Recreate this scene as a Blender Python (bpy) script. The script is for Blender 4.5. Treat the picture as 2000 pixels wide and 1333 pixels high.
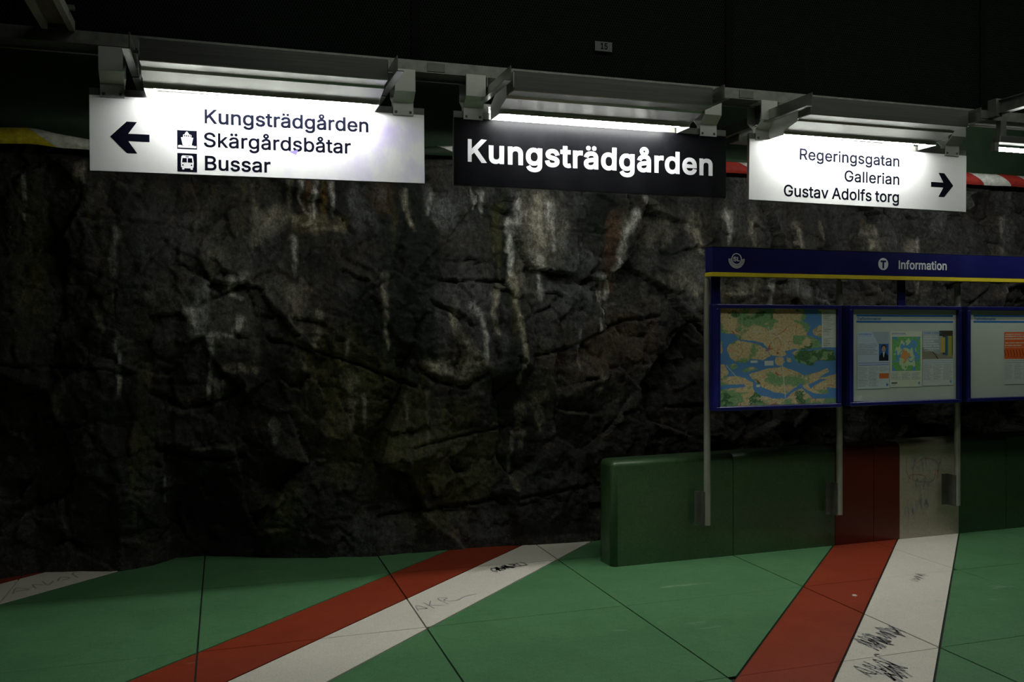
import bpy, bmesh, math, random
import numpy as np
from mathutils import Vector
from mathutils.geometry import delaunay_2d_cdt

for o in list(bpy.data.objects):
    bpy.data.objects.remove(o)
scene = bpy.context.scene
col = scene.collection
R = math.radians

# ------------------------------------------------------------------ camera, world, light, exposure
cam = bpy.data.cameras.new('camera')
cam.sensor_width = 36.0
cam.lens = 32.4
cam.shift_y = -26.5 / 2000
cam.clip_start = 0.05
cam_ob = bpy.data.objects.new('camera', cam)
cam_ob.location = (0, 0, 1.6)
cam_ob.rotation_euler = (R(90), 0, R(-17.4))
col.objects.link(cam_ob)
scene.camera = cam_ob

world = bpy.data.worlds.new('world')
scene.world = world
world.use_nodes = True
world.node_tree.nodes['Background'].inputs[0].default_value = (0.55, 0.8, 0.6, 1)
world.node_tree.nodes['Background'].inputs[1].default_value = 0.0

TUBE = 135.0          # emission of the front fluorescent tubes
REAR = 38.0          # unseen tubes added on the wall side of the signs to light the rock
FILL = 38.0          # added fill light above the platform, out of frame


def area(name, loc, rot, sx, sy, power, color):
    l = bpy.data.lights.new(name, 'AREA')
    l.shape = 'RECTANGLE'
    l.size = sx
    l.size_y = sy
    l.energy = power
    l.color = color
    o = bpy.data.objects.new(name, l)
    o.location = loc
    o.rotation_euler = rot
    col.objects.link(o)
    return o


area('platform_fill', (3.6, 3.7, 4.25), (R(22), 0, 0), 7.0, 0.3, FILL, (0.95, 1.0, 0.9))  # unseen fill, added to lift the display cases and floor

scene.view_settings.view_transform = 'Standard'
scene.view_settings.look = 'None'
scene.view_settings.gamma = 1.0
scene.view_settings.use_curve_mapping = False
scene.view_settings.exposure = 0.0


# ------------------------------------------------------------------ helpers
def tag(o, label=None, cat=None, group=None, kind=None):
    if label:
        o['label'] = label
    if cat:
        o['category'] = cat
    if group:
        o['group'] = group
    if kind:
        o['kind'] = kind
    return o


def empty(name, loc, rz=0.0, ry=0.0):
    o = bpy.data.objects.new(name, None)
    o.location = loc
    o.rotation_euler = (0, ry, rz)
    o.empty_display_size = 0.1
    col.objects.link(o)
    return o


def link(name, me, mat=None, parent=None, loc=(0, 0, 0)):
    o = bpy.data.objects.new(name, me)
    if mat is not None and not me.materials:
        me.materials.append(mat)
    if parent is not None:
        o.parent = parent
    o.location = loc
    col.objects.link(o)
    return o


class MB:
    def __init__(s):
        s.v = []
        s.f = []

    def add(s, vs, fs):
        k = len(s.v)
        s.v += [tuple(p) for p in vs]
        s.f += [tuple(i + k for i in f) for f in fs]
        return s

    def box(s, x0, x1, y0, y1, z0, z1):
        return s.add([(x0, y0, z0), (x1, y0, z0), (x1, y1, z0), (x0, y1, z0),
                      (x0, y0, z1), (x1, y0, z1), (x1, y1, z1), (x0, y1, z1)],
                     [(0, 3, 2, 1), (4, 5, 6, 7), (0, 1, 5, 4), (1, 2, 6, 5), (2, 3, 7, 6), (3, 0, 4, 7)])

    def prism_x(s, prof, x0, x1):
        """closed (y,z) profile, counter-clockwise seen from +X, extruded along X"""
        n = len(prof)
        vs = [(x0, y, z) for y, z in prof] + [(x1, y, z) for y, z in prof]
        fs = [(i, i + n, (i + 1) % n + n, (i + 1) % n) for i in range(n)]
        fs = [tuple(reversed(f)) for f in fs]
        fs += [tuple(reversed(range(n))), tuple(range(n, 2 * n))]
        return s.add(vs, fs)

    def strip_x(s, line, th, x0, x1):
        """an open (y,z) polyline given a thickness, extruded along X: bent sheet metal"""
        n = len(line)
        L, Rr = [], []
        for i, (y, z) in enumerate(line):
            a = line[max(i - 1, 0)]
            b = line[min(i + 1, n - 1)]
            dy, dz = b[0] - a[0], b[1] - a[1]
            d = math.hypot(dy, dz)
            ny, nz = -dz / d * th / 2, dy / d * th / 2
            L.append((y + ny, z + nz))
            Rr.append((y - ny, z - nz))
        return s.prism_x(L + Rr[::-1], x0, x1)

    def cyl(s, p, q, r, n=16, r2=None):
        p, q = Vector(p), Vector(q)
        r2 = r if r2 is None else r2
        d = (q - p).normalized()
        a = d.orthogonal().normalized()
        b = d.cross(a)
        vs = []
        for c, rr in ((p, r), (q, r2)):
            for i in range(n):
                t = 2 * math.pi * i / n
                vs.append(c + a * math.cos(t) * rr + b * math.sin(t) * rr)
        fs = [(i, (i + 1) % n, (i + 1) % n + n, i + n) for i in range(n)]
        fs += [tuple(reversed(range(n))), tuple(range(n, 2 * n))]
        return s.add(vs, fs)

    def poly(s, pts, y):
        """flat polygon in the XZ plane facing -Y"""
        a = sum(pts[i][0] * pts[(i + 1) % len(pts)][1] - pts[(i + 1) % len(pts)][0] * pts[i][1] for i in range(len(pts)))
        if a < 0:
            pts = pts[::-1]
        return s.add([(x, y, z) for x, z in pts], [tuple(range(len(pts)))])

    def plate(s, pts, y0, y1):
        """XZ polygon with thickness from y0 (front) to y1"""
        a = sum(pts[i][0] * pts[(i + 1) % len(pts)][1] - pts[(i + 1) % len(pts)][0] * pts[i][1] for i in range(len(pts)))
        if a < 0:
            pts = pts[::-1]
        n = len(pts)
        vs = [(x, y0, z) for x, z in pts] + [(x, y1, z) for x, z in pts]
        fs = [tuple(range(n)), tuple(reversed(range(n, 2 * n)))]
        fs += [((i + 1) % n, i, i + n, (i + 1) % n + n) for i in range(n)]
        return s.add(vs, fs)

    def disc(s, cx, cz, r, y, n=32):
        return s.poly([(cx + r * math.cos(2 * math.pi * i / n), cz + r * math.sin(2 * math.pi * i / n)) for i in range(n)], y)

    def arc(s, cx, cz, r, w, a0, a1, y, n=32):
        """flat ring sector facing -Y"""
        vs, fs = [], []
        for i in range(n + 1):
            t = R(a0 + (a1 - a0) * i / n)
            for rr in (r - w / 2, r + w / 2):
                vs.append((cx + rr * math.cos(t), y, cz + rr * math.sin(t)))
        for i in range(n):
            fs.append((2 * i, 2 * i + 1, 2 * i + 3, 2 * i + 2))
        return s.add(vs, fs)

    def mesh(s, name, bevel=0.0, seg=2, smooth=False):
        me = bpy.data.meshes.new(name)
        me.from_pydata(s.v, [], s.f)
        if bevel > 0:
            bm = bmesh.new()
            bm.from_mesh(me)
            es = [e for e in bm.edges if len(e.link_faces) == 2 and e.calc_face_angle(0) > 0.5]
            bmesh.ops.bevel(bm, geom=es, offset=bevel, segments=seg, profile=0.5, affect='EDGES', clamp_overlap=True)
            bm.to_mesh(me)
            bm.free()
        if smooth:
            me.polygons.foreach_set('use_smooth', [True] * len(me.polygons))
        me.update()
        return me

    def build(s, name, mat, parent=None, bevel=0.0, seg=2, smooth=False, loc=(0, 0, 0)):
        return link(name, s.mesh(name, bevel, seg, smooth), mat, parent, loc)


# ------------------------------------------------------------------ materials
def new_mat(name):
    m = bpy.data.materials.new(name)
    m.use_nodes = True
    nt = m.node_tree
    return m, nt, nt.nodes['Principled BSDF']


def node(nt, typ, **kw):
    n = nt.nodes.new(typ)
    for k, v in kw.items():
        if isinstance(k, str) and hasattr(n, k) and k not in ('inputs',):
            setattr(n, k, v)
    return n


def ramp(nt, fac, stops):
    r = nt.nodes.new('ShaderNodeValToRGB')
    el = r.color_ramp.elements
    while len(el) < len(stops):
        el.new(0.5)
    for e, (p, c) in zip(el, stops):
        e.position = p
        e.color = (c[0], c[1], c[2], 1)
    nt.links.new(fac, r.inputs[0])
    return r.outputs[0]


def noise(nt, scale, detail=4, rough=0.55, vec=None):
    n = nt.nodes.new('ShaderNodeTexNoise')
    n.inputs['Scale'].default_value = scale
    n.inputs['Detail'].default_value = detail
    n.inputs['Roughness'].default_value = rough
    if vec is not None:
        nt.links.new(vec, n.inputs['Vector'])
    return n.outputs['Fac']


def position(nt, scale=(1, 1, 1), offset=(0, 0, 0)):
    g = nt.nodes.new('ShaderNodeNewGeometry')
    mp = nt.nodes.new('ShaderNodeMapping')
    mp.inputs['Scale'].default_value = scale
    mp.inputs['Location'].default_value = offset
    nt.links.new(g.outputs['Position'], mp.inputs['Vector'])
    return mp.outputs[0]


def mixc(nt, fac, a, b, mode='MIX'):
    m = nt.nodes.new('ShaderNodeMix')
    m.data_type = 'RGBA'
    m.blend_type = mode
    for sock, val in ((m.inputs[0], fac), (m.inputs[6], a), (m.inputs[7], b)):
        if hasattr(val, 'is_output') or hasattr(val, 'links'):
            nt.links.new(val, sock)
        elif isinstance(val, (int, float)):
            sock.default_value = val
        else:
            sock.default_value = (val[0], val[1], val[2], 1)
    return m.outputs[2]


def bump(nt, bsdf, height, strength=0.3, dist=0.01):
    b = nt.nodes.new('ShaderNodeBump')
    b.inputs['Strength'].default_value = strength
    b.inputs['Distance'].default_value = dist
    nt.links.new(height, b.inputs['Height'])
    nt.links.new(b.outputs[0], bsdf.inputs['Normal'])


def plain(name, c, rough=0.5, metal=0.0, var=0.12, scale=14.0, stretch=(1, 1, 1), rvar=0.1, spec=0.5):
    """a paint or metal with a little uneven tone and gloss"""
    m, nt, b = new_mat(name)
    p = position(nt, stretch)
    f = noise(nt, scale, 5, 0.6, p)
    lo = [x * (1 - var) for x in c]
    hi = [min(1, x * (1 + var)) for x in c]
    nt.links.new(ramp(nt, f, [(0.3, lo), (0.7, hi)]), b.inputs['Base Color'])
    rr = nt.nodes.new('ShaderNodeMapRange')
    rr.inputs['To Min'].default_value = max(0.02, rough - rvar)
    rr.inputs['To Max'].default_value = min(1, rough + rvar)
    nt.links.new(f, rr.inputs['Value'])
    nt.links.new(rr.outputs[0], b.inputs['Roughness'])
    b.inputs['Metallic'].default_value = metal
    b.inputs['Specular IOR Level'].default_value = spec
    return m


def terrazzo(name, c, chip, dark, rough=0.42, grime=0.35, lime_amt=0.5, spec=0.28):
    m, nt, b = new_mat(name)
    p = position(nt)
    fine = noise(nt, 105, 4, 0.8, p)
    mid = noise(nt, 26, 4, 0.6, p)
    big = noise(nt, 1.7, 5, 0.6, p)
    base = ramp(nt, fine, [(0.34, dark), (0.46, c), (0.57, c), (0.68, chip)])
    base = mixc(nt, ramp(nt, mid, [(0.35, (0, 0, 0)), (0.7, (0.25, 0.25, 0.25))]), base, chip)
    base = mixc(nt, ramp(nt, big, [(0.42, (0, 0, 0)), (0.72, (grime, grime, grime))]), base, dark)
    # lime washed out of the rock and dried on the floor: thin wandering pale marks
    lime = noise(nt, 1.1, 6, 0.62, position(nt, (0.7, 2.4, 1), (3.1, 0.7, 0)))
    mask = ramp(nt, lime, [(0.655, (0, 0, 0)), (0.70, (0.7 * lime_amt,) * 3), (0.76, (lime_amt,) * 3)])
    base = mixc(nt, mask, base, (0.42, 0.47, 0.42))
    nt.links.new(base, b.inputs['Base Color'])
    rr = nt.nodes.new('ShaderNodeMapRange')
    rr.inputs['To Min'].default_value = rough - 0.12
    rr.inputs['To Max'].default_value = rough + 0.2
    nt.links.new(big, rr.inputs['Value'])
    nt.links.new(rr.outputs[0], b.inputs['Roughness'])
    b.inputs['Specular IOR Level'].default_value = spec
    bump(nt, b, fine, 0.08, 0.001)
    return m


def attr_mat(name, rough=0.6, spec=0.3, detail=None, bumps=None):
    m, nt, b = new_mat(name)
    a = nt.nodes.new('ShaderNodeAttribute')
    a.attribute_name = 'Col'
    c = a.outputs['Color']
    if detail:
        for sc, amt, st in detail:
            f = noise(nt, sc, 6, 0.65, position(nt, st))
            g = ramp(nt, f, [(0.28, (1 - amt,) * 3), (0.72, (1 + amt,) * 3)])
            c = mixc(nt, 1.0, c, g, 'MULTIPLY')
    nt.links.new(c, b.inputs['Base Color'])
    b.inputs['Roughness'].default_value = rough
    b.inputs['Specular IOR Level'].default_value = spec
    if bumps:
        f = noise(nt, bumps[0], 8, 0.68, position(nt))
        bump(nt, b, f, bumps[1], bumps[2])
    return m


def emitter(name, c, strength):
    m = bpy.data.materials.new(name)
    m.use_nodes = True
    nt = m.node_tree
    nt.nodes.clear()
    e = nt.nodes.new('ShaderNodeEmission')
    e.inputs[0].default_value = (c[0], c[1], c[2], 1)
    e.inputs[1].default_value = strength
    o = nt.nodes.new('ShaderNodeOutputMaterial')
    nt.links.new(e.outputs[0], o.inputs[0])
    return m


def glass_mat(name):
    m = bpy.data.materials.new(name)
    m.use_nodes = True
    nt = m.node_tree
    nt.nodes.clear()
    t = nt.nodes.new('ShaderNodeBsdfTransparent')
    t.inputs[0].default_value = (0.93, 0.95, 0.93, 1)
    g = nt.nodes.new('ShaderNodeBsdfGlossy')
    g.inputs['Roughness'].default_value = 0.03
    lw = nt.nodes.new('ShaderNodeLayerWeight')
    lw.inputs['Blend'].default_value = 0.5
    pw = nt.nodes.new('ShaderNodeMath')
    pw.operation = 'POWER'
    pw.inputs[1].default_value = 4.0
    nt.links.new(lw.outputs['Facing'], pw.inputs[0])
    fr = nt.nodes.new('ShaderNodeMath')
    fr.operation = 'MULTIPLY_ADD'
    fr.inputs[1].default_value = 0.55
    fr.inputs[2].default_value = 0.03
    nt.links.new(pw.outputs[0], fr.inputs[0])
    mx = nt.nodes.new('ShaderNodeMixShader')
    o = nt.nodes.new('ShaderNodeOutputMaterial')
    nt.links.new(fr.outputs[0], mx.inputs[0])
    nt.links.new(t.outputs[0], mx.inputs[1])
    nt.links.new(g.outputs[0], mx.inputs[2])
    nt.links.new(mx.outputs[0], o.inputs[0])
    return m


M = {}
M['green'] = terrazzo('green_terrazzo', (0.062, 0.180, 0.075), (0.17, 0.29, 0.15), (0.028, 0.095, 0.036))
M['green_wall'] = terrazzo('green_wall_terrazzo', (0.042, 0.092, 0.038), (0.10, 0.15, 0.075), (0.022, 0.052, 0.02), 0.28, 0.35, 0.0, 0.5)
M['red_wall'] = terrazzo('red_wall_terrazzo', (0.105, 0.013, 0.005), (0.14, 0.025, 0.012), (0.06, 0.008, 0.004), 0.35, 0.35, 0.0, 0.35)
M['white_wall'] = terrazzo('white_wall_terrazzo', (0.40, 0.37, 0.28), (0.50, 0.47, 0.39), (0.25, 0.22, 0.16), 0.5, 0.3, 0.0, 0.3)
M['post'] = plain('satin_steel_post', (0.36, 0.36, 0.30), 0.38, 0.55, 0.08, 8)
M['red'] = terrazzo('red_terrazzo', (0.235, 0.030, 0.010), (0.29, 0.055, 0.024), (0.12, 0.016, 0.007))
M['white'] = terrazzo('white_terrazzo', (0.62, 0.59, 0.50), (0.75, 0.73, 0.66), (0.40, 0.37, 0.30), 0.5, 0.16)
M['joint'] = plain('joint_filler', (0.010, 0.011, 0.010), 0.8)
M['alu'] = plain('brushed_aluminium', (0.34, 0.35, 0.32), 0.29, 0.93, 0.06, 16, (0.12, 1, 6), 0.025)
M['strap'] = plain('sheet_steel_strap', (0.40, 0.41, 0.375), 0.42, 0.55, 0.06, 16, (0.3, 1, 1), 0.03)
M['steel'] = plain('galvanised_steel', (0.17, 0.175, 0.155), 0.5, 0.8, 0.2, 18)
M['dark_steel'] = plain('dull_dark_steel', (0.10, 0.105, 0.09), 0.6, 0.4, 0.25, 12)
M['reflector'] = plain('reflector_enamel', (0.72, 0.72, 0.70), 0.45, 0.0, 0.06)
M['screw'] = plain('screw_head', (0.14, 0.14, 0.13), 0.4, 0.9)
M['mesh'] = plain('black_mesh', (0.007, 0.010, 0.008), 0.9, 0.0, .2, 14, (1, 1, 1), .05, 0.08)
M['rust'] = plain('rusty_tray', (0.07, 0.055, 0.03), 0.75, 0.0, 0.4, 9, (6, 1, 1))
M['void'] = plain('void_black', (0.003, 0.004, 0.003), 0.95, 0, .1, 14, (1, 1, 1), 0.04, 0.05)  # near-black standing in for unlit space; also ceiling and frame bars
M['black_face'] = plain('black_sign_enamel', (0.004, 0.004, 0.005), 0.34, 0.0, 0.3, 6, (1, 1, 0.35), 0.14, 0.07)
M['ink'] = plain('dark_lettering', (0.002, 0.0025, 0.007), 0.6, 0, .1, 14, (1, 1, 1), .1, 0.02)
M['white_ink'] = plain('white_lettering', (0.78, 0.77, 0.80), 0.5, 0.0, 0.03)
M['blue'] = plain('deep_blue_paint', (0.008, 0.009, 0.085), 0.33, 0.0, 0.12, 6)
M['yellow'] = plain('yellow_stripe_paint', (0.62, 0.50, 0.02), 0.45, 0.0, 0.06)
M['pale_ink'] = plain('pale_grey_lettering', (0.66, 0.71, 0.70), 0.5, 0.0, 0.04)
M['glass'] = glass_mat('case_glass')
M['paper'] = plain('grey_white_backing', (0.72, 0.76, 0.72), 0.6, 0.0, 0.05, 3)
M['print_blue'] = plain('printed_blue', (0.02, 0.17, 0.58), 0.6)
M['print'] = attr_mat('printed_sheet', 0.6, 0.25)
M['graffiti'] = plain('faded_marker', (0.33, 0.325, 0.32), 0.7, 0.0, 0.3, 22)
M['graffiti_red'] = plain('faded_red_marker', (0.42, 0.20, 0.16), 0.7, 0.0, 0.25, 22)
M['gum'] = plain('pale_gum', (0.5, 0.48, 0.42), 0.7)
M['tube'] = emitter('fluorescent_tube', (0.98, 1.0, 0.97), TUBE)
M['tube_rear'] = emitter('fluorescent_tube_wall_side', (0.98, 1.0, 0.97), REAR)
M['tube_rear_dim'] = emitter('fluorescent_tube_wall_side_dim', (1.0, 0.99, 0.90), REAR * 0.55)  # dimmer rear tube, keeps the rock behind the white signs darker
M['tube_bare'] = emitter('fluorescent_tube_bare', (0.98, 1.0, 0.97), 60.0)


def sign_white(name, stains):
    m, nt, b = new_mat(name)
    f = noise(nt, 5, 5, 0.6, position(nt))
    c = ramp(nt, f, [(0.3, (0.70, 0.715, 0.70)), (0.7, (0.76, 0.77, 0.755))])
    for (x, z, rx, rz, colr, amt) in stains:
        p = position(nt, (1 / rx, 0, 1 / rz), (-x / rx, 0, -z / rz))
        ln = nt.nodes.new('ShaderNodeVectorMath')
        ln.operation = 'LENGTH'
        nt.links.new(p, ln.inputs[0])
        d = ramp(nt, ln.outputs['Value'], [(0.35, (1, 1, 1)), (1.0, (0, 0, 0))])
        q = ramp(nt, noise(nt, 7, 6, 0.6, position(nt, (1, 1, 0.6), (x, 0, z))), [(0.40, (0, 0, 0)), (0.62, (amt, amt, amt))])
        k = mixc(nt, 1.0, d, q, 'MULTIPLY')
        c = mixc(nt, k, c, colr)
    nt.links.new(c, b.inputs['Base Color'])
    b.inputs['Roughness'].default_value = 0.38
    return m


M['sign_white'] = sign_white('white_sign_enamel', [])
M['sign_white_stained'] = sign_white('white_sign_enamel_ink_stained', [
    (0.95, 2.70, 0.20, 0.10, (0.46, 0.40, 0.70), 0.9), (0.90, 2.55, 0.45, 0.24, (0.58, 0.54, 0.74), 0.9),
    (0.42, 2.44, 0.5, 0.06, (0.62, 0.59, 0.74), 0.6)])



# ------------------------------------------------------------------ floor: terrazzo slabs on a dark bed
random.seed(7)
floor = MB().box(-9, 12, -6, 8.2, -0.30, -0.012).build('floor', M['joint'])
tag(floor, 'green terrazzo floor with red and white diagonal stripes', None, None, 'structure')


def split(poly, nx, ny, c, hw):
    """cut a convex polygon [(x, y, half joint width of the edge that starts here)] along nx*x+ny*y=c"""
    a, b = [], []
    n = len(poly)
    for i in range(n):
        p, q = poly[i], poly[(i + 1) % n]
        dp, dq = nx * p[0] + ny * p[1] - c, nx * q[0] + ny * q[1] - c
        if dp <= 0:
            a.append(p)
        if dp >= 0:
            b.append(p)
        if dp * dq < 0:
            t = dp / (dp - dq)
            x, y = p[0] + t * (q[0] - p[0]), p[1] + t * (q[1] - p[1])
            if dp < 0:
                a.append((x, y, hw))
                b.append((x, y, p[2]))
            else:
                b.append((x, y, hw))
                a.append((x, y, p[2]))
    return (a if len(a) > 2 else None), (b if len(b) > 2 else None)


def inset(poly):
    n = len(poly)
    L = []
    for i in range(n):
        p, q = poly[i], poly[(i + 1) % n]
        dx, dy = q[0] - p[0], q[1] - p[1]
        d = math.hypot(dx, dy)
        if d < 1e-5:
            continue
        nx, ny = -dy / d, dx / d
        L.append((nx, ny, nx * p[0] + ny * p[1] + p[2]))
    out = []
    m = len(L)
    for i in range(m):
        a, b = L[i - 1], L[i]
        det = a[0] * b[1] - a[1] * b[0]
        if abs(det) < 1e-4:
            continue
        out.append(((a[2] * b[1] - a[1] * b[2]) / det, (a[0] * b[2] - a[2] * b[0]) / det))
    return out


THICK, THIN = 0.0055, 0.0019
region = [(-3.4, 1.4, 0), (7.2, 1.4, 0), (7.2, 7.25, 0), (-3.4, 7.25, 0)]
cells = [region]
cuts = []
for k in range(-1, 3):
    for off in (-4.905, -4.340, -3.768):
        cuts.append((1, -1, off + 3.43 * k, THICK))
for u in (-2.40, -1.238, -0.122, 1.033, 2.199, 3.414, 4.625, 5.84):
    cuts.append((1, 0, u, THICK * 0.85 if u < 4 else THIN))
for v in (2.58, 3.665, 4.80, 5.945):
    cuts.append((-0.026 if v < 5.5 else -0.004, 1, v, THIN))
for nx, ny, c, hw in cuts:
    nxt = []
    for p in cells:
        a, b = split(p, nx, ny, c, hw)
        nxt += [q for q in (a, b) if q]
    cells = nxt


def area2(p):
    return abs(sum(p[i][0] * p[(i + 1) % len(p)][1] - p[(i + 1) % len(p)][0] * p[i][1] for i in range(len(p)))) / 2


def tidy(p, tol=0.011):
    """drop the tiny edges left where three cuts nearly meet"""
    p = list(p)
    i = 0
    while i < len(p) and len(p) > 3:
        a, b = p[i], p[(i + 1) % len(p)]
        if math.hypot(a[0] - b[0], a[1] - b[1]) < tol:
            p[i] = (a[0], a[1], b[2])
            del p[(i + 1) % len(p)]
            i = 0
        else:
            i += 1
    return p


slabs = []
for p in cells:
    if area2(p) < 1.5e-3:
        continue
    p = tidy(p)
    q = inset(p)
    if len(q) < 3 or area2(q) < 2e-4:
        continue
    cx = sum(a[0] for a in q) / len(q)
    cy = sum(a[1] for a in q) / len(q)
    ph = ((cx - cy) + 4.905) % 3.43
    kind = 'red' if ph < 0.565 else ('white' if ph < 1.137 else 'green')
    h = random.uniform(-0.0006, 0.0006)
    mb = MB()
    n = len(q)
    vs = [(x - cx, y - cy, h) for x, y in q] + [(x - cx, y - cy, -0.014) for x, y in q]
    fs = [tuple(range(n))] + [((i + 1) % n, i, i + n, (i + 1) % n + n) for i in range(n)]
    mb.add(vs, fs)
    o = mb.build(kind + '_slab', M[kind], floor, loc=(cx, cy, 0))
    slabs.append((o, kind, q))


def slab_at(x, y):
    for o, kind, q in slabs:
        s = [(q[(i + 1) % len(q)][0] - q[i][0]) * (y - q[i][1]) - (q[(i + 1) % len(q)][1] - q[i][1]) * (x - q[i][0]) for i in range(len(q))]
        if all(v >= 0 for v in s) or all(v <= 0 for v in s):
            return o
    return None


def stroke_flat(lines, w):
    """pen strokes lying on the floor, as flat ribbons"""
    mb = MB()
    for ln in lines:
        pts = []
        for i in range(len(ln) - 1):                       # smooth the polyline a little
            p0 = ln[max(i - 1, 0)]
            p1, p2 = ln[i], ln[i + 1]
            p3 = ln[min(i + 2, len(ln) - 1)]
            for k in range(4):
                t = k / 4
                pts.append(tuple(0.5 * (2 * p1[j] + (p2[j] - p0[j]) * t + (2 * p0[j] - 5 * p1[j] + 4 * p2[j] - p3[j]) * t * t
                                        + (3 * p1[j] - p0[j] - 3 * p2[j] + p3[j]) * t ** 3) for j in (0, 1)))
        pts.append(ln[-1])
        for a, b in zip(pts[:-1], pts[1:]):
            d = math.hypot(b[0] - a[0], b[1] - a[1])
            if d < 1e-6:
                continue
            ex, ey = (b[0] - a[0]) / d * w * 0.3, (b[1] - a[1]) / d * w * 0.3
            nx, ny = -(b[1] - a[1]) / d * w / 2, (b[0] - a[0]) / d * w / 2
            mb.add([(a[0] - ex - nx, a[1] - ey - ny, 0), (b[0] + ex - nx, b[1] + ey - ny, 0),
                    (b[0] + ex + nx, b[1] + ey + ny, 0), (a[0] - ex + nx, a[1] - ey + ny, 0)], [(0, 1, 2, 3)])
    return mb


def scribble(seed, n, w, h):
    """illegible marker scrawl: n loops over a w by h field"""
    rr = random.Random(seed)
    out = []
    for i in range(n):
        x = w * i / n
        ln = [(x + rr.uniform(0, .2), rr.uniform(0, h * .3))]
        for k in range(rr.randint(4, 8)):
            ln.append((x + rr.uniform(-.05, w / n * 1.3), (h * rr.uniform(.6, 1.05)) if k % 2 == 0 else h * rr.uniform(-.05, .45)))
        out.append(ln)
    return out


def floor_graffiti(cx, cy, ax, ay, bx, by, lines, w, name='graffiti'):
    """strokes given in letter units, laid along (ax, ay) with height along (bx, by)"""
    o = slab_at(cx, cy)
    if o is None:
        return
    L = [[(cx + x * ax + y * bx - o.location.x, cy + x * ay + y * by - o.location.y) for x, y in ln] for ln in lines]
    stroke_flat(L, w).build(name, M['graffiti'], o, loc=(0, 0, 0.0012))


# ------------------------------------------------------------------ rock wall
def perlin(x, y, seed=0):
    rs = np.random.RandomState(seed)
    ang = rs.rand(256, 256) * 2 * np.pi
    gx, gy = np.cos(ang), np.sin(ang)
    xi, yi = np.floor(x).astype(int), np.floor(y).astype(int)
    xf, yf = x - xi, y - yi
    u = xf ** 3 * (xf * (xf * 6 - 15) + 10)
    v = yf ** 3 * (yf * (yf * 6 - 15) + 10)

    def g(ix, iy, dx, dy):
        a, b = ix % 256, iy % 256
        return gx[a, b] * dx + gy[a, b] * dy
    n00, n10 = g(xi, yi, xf, yf), g(xi + 1, yi, xf - 1, yf)
    n01, n11 = g(xi, yi + 1, xf, yf - 1), g(xi + 1, yi + 1, xf - 1, yf - 1)
    return ((n00 * (1 - u) + n10 * u) * (1 - v) + (n01 * (1 - u) + n11 * u) * v) * 1.5


def fbm(x, y, oct=5, seed=0, gain=0.5):
    s, a, t = 0, 1.0, 0
    for i in range(oct):
        s = s + a * perlin(x * 2 ** i + 17.3 * i, y * 2 ** i - 9.1 * i, seed + i)
        t += a
        a *= gain
    return s / t


def facets(x, y, cell, tilt, off, seed):
    """broken rock: every Voronoi cell is a tilted flat face; returns height and distance to the next cell"""
    rs = np.random.RandomState(seed)
    N = 128
    jx, jy = rs.rand(N, N), rs.rand(N, N)
    tx, ty, oo = rs.randn(N, N) * tilt, rs.randn(N, N) * tilt, rs.randn(N, N) * off
    gx, gy = np.floor(x / cell).astype(int), np.floor(y / cell).astype(int)
    best = np.full(x.shape, 1e9)
    sec = np.full(x.shape, 1e9)
    h = np.zeros(x.shape)
    for dx in (-1, 0, 1):
        for dy in (-1, 0, 1):
            a, b = (gx + dx) % N, (gy + dy) % N
            px, py = (gx + dx + jx[a, b]) * cell, (gy + dy + jy[a, b]) * cell
            d = (x - px) ** 2 + (y - py) ** 2
            hh = (x - px) * tx[a, b] + (y - py) * ty[a, b] + oo[a, b]
            m = d < best
            sec = np.where(m, best, np.minimum(sec, d))
            h = np.where(m, hh, h)
            best = np.where(m, d, best)
    return h, np.sqrt(sec) - np.sqrt(best)


def seg_dist(x, y, line):
    d = np.full(x.shape, 1e9)
    for (x0, y0), (x1, y1) in zip(line[:-1], line[1:]):
        dx, dy = x1 - x0, y1 - y0
        t = np.clip(((x - x0) * dx + (y - y0) * dy) / (dx * dx + dy * dy + 1e-12), 0, 1)
        d = np.minimum(d, np.hypot(x - x0 - t * dx, y - y0 - t * dy))
    return d


def grid_mesh(name, X, Y, Z, C=None, flip=False):
    nz, nx = X.shape
    me = bpy.data.meshes.new(name)
    v = np.stack([X, Y, Z], -1).reshape(-1, 3)
    i = np.arange((nz - 1) * nx).reshape(nz - 1, nx)[:, :-1].reshape(-1)
    f = np.stack([i, i + 1, i + nx + 1, i + nx], -1)
    if flip:
        f = f[:, ::-1]
    me.vertices.add(len(v))
    me.vertices.foreach_set('co', v.reshape(-1).astype(np.float32))
    me.loops.add(f.size)
    me.loops.foreach_set('vertex_index', f.reshape(-1).astype(np.int32))
    me.polygons.add(len(f))
    me.polygons.foreach_set('loop_start', np.arange(0, f.size, 4, dtype=np.int32))
    me.polygons.foreach_set('loop_total', np.full(len(f), 4, dtype=np.int32))
    me.update(calc_edges=True)
    if C is not None:
        at = me.color_attributes.new('Col', 'FLOAT_COLOR', 'POINT')
        c = np.concatenate([C.reshape(-1, 3), np.ones((len(v), 1))], 1)
        at.data.foreach_set('color', c.reshape(-1).astype(np.float32))
    return me


LIPX = [-4.2, -1.5, -1.1, -0.80, -0.4, 1.3, 1.6, 3.7, 6.0, 9.4]
LIPZ = [2.77, 2.765, 2.768, 2.735, 2.73, 2.82, 2.84, 2.83, 2.855, 2.87]
LIPR = [0.055, 0.055, 0.052, 0.034, 0.03, 0.028, 0.04, 0.045, 0.052, 0.05]

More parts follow.
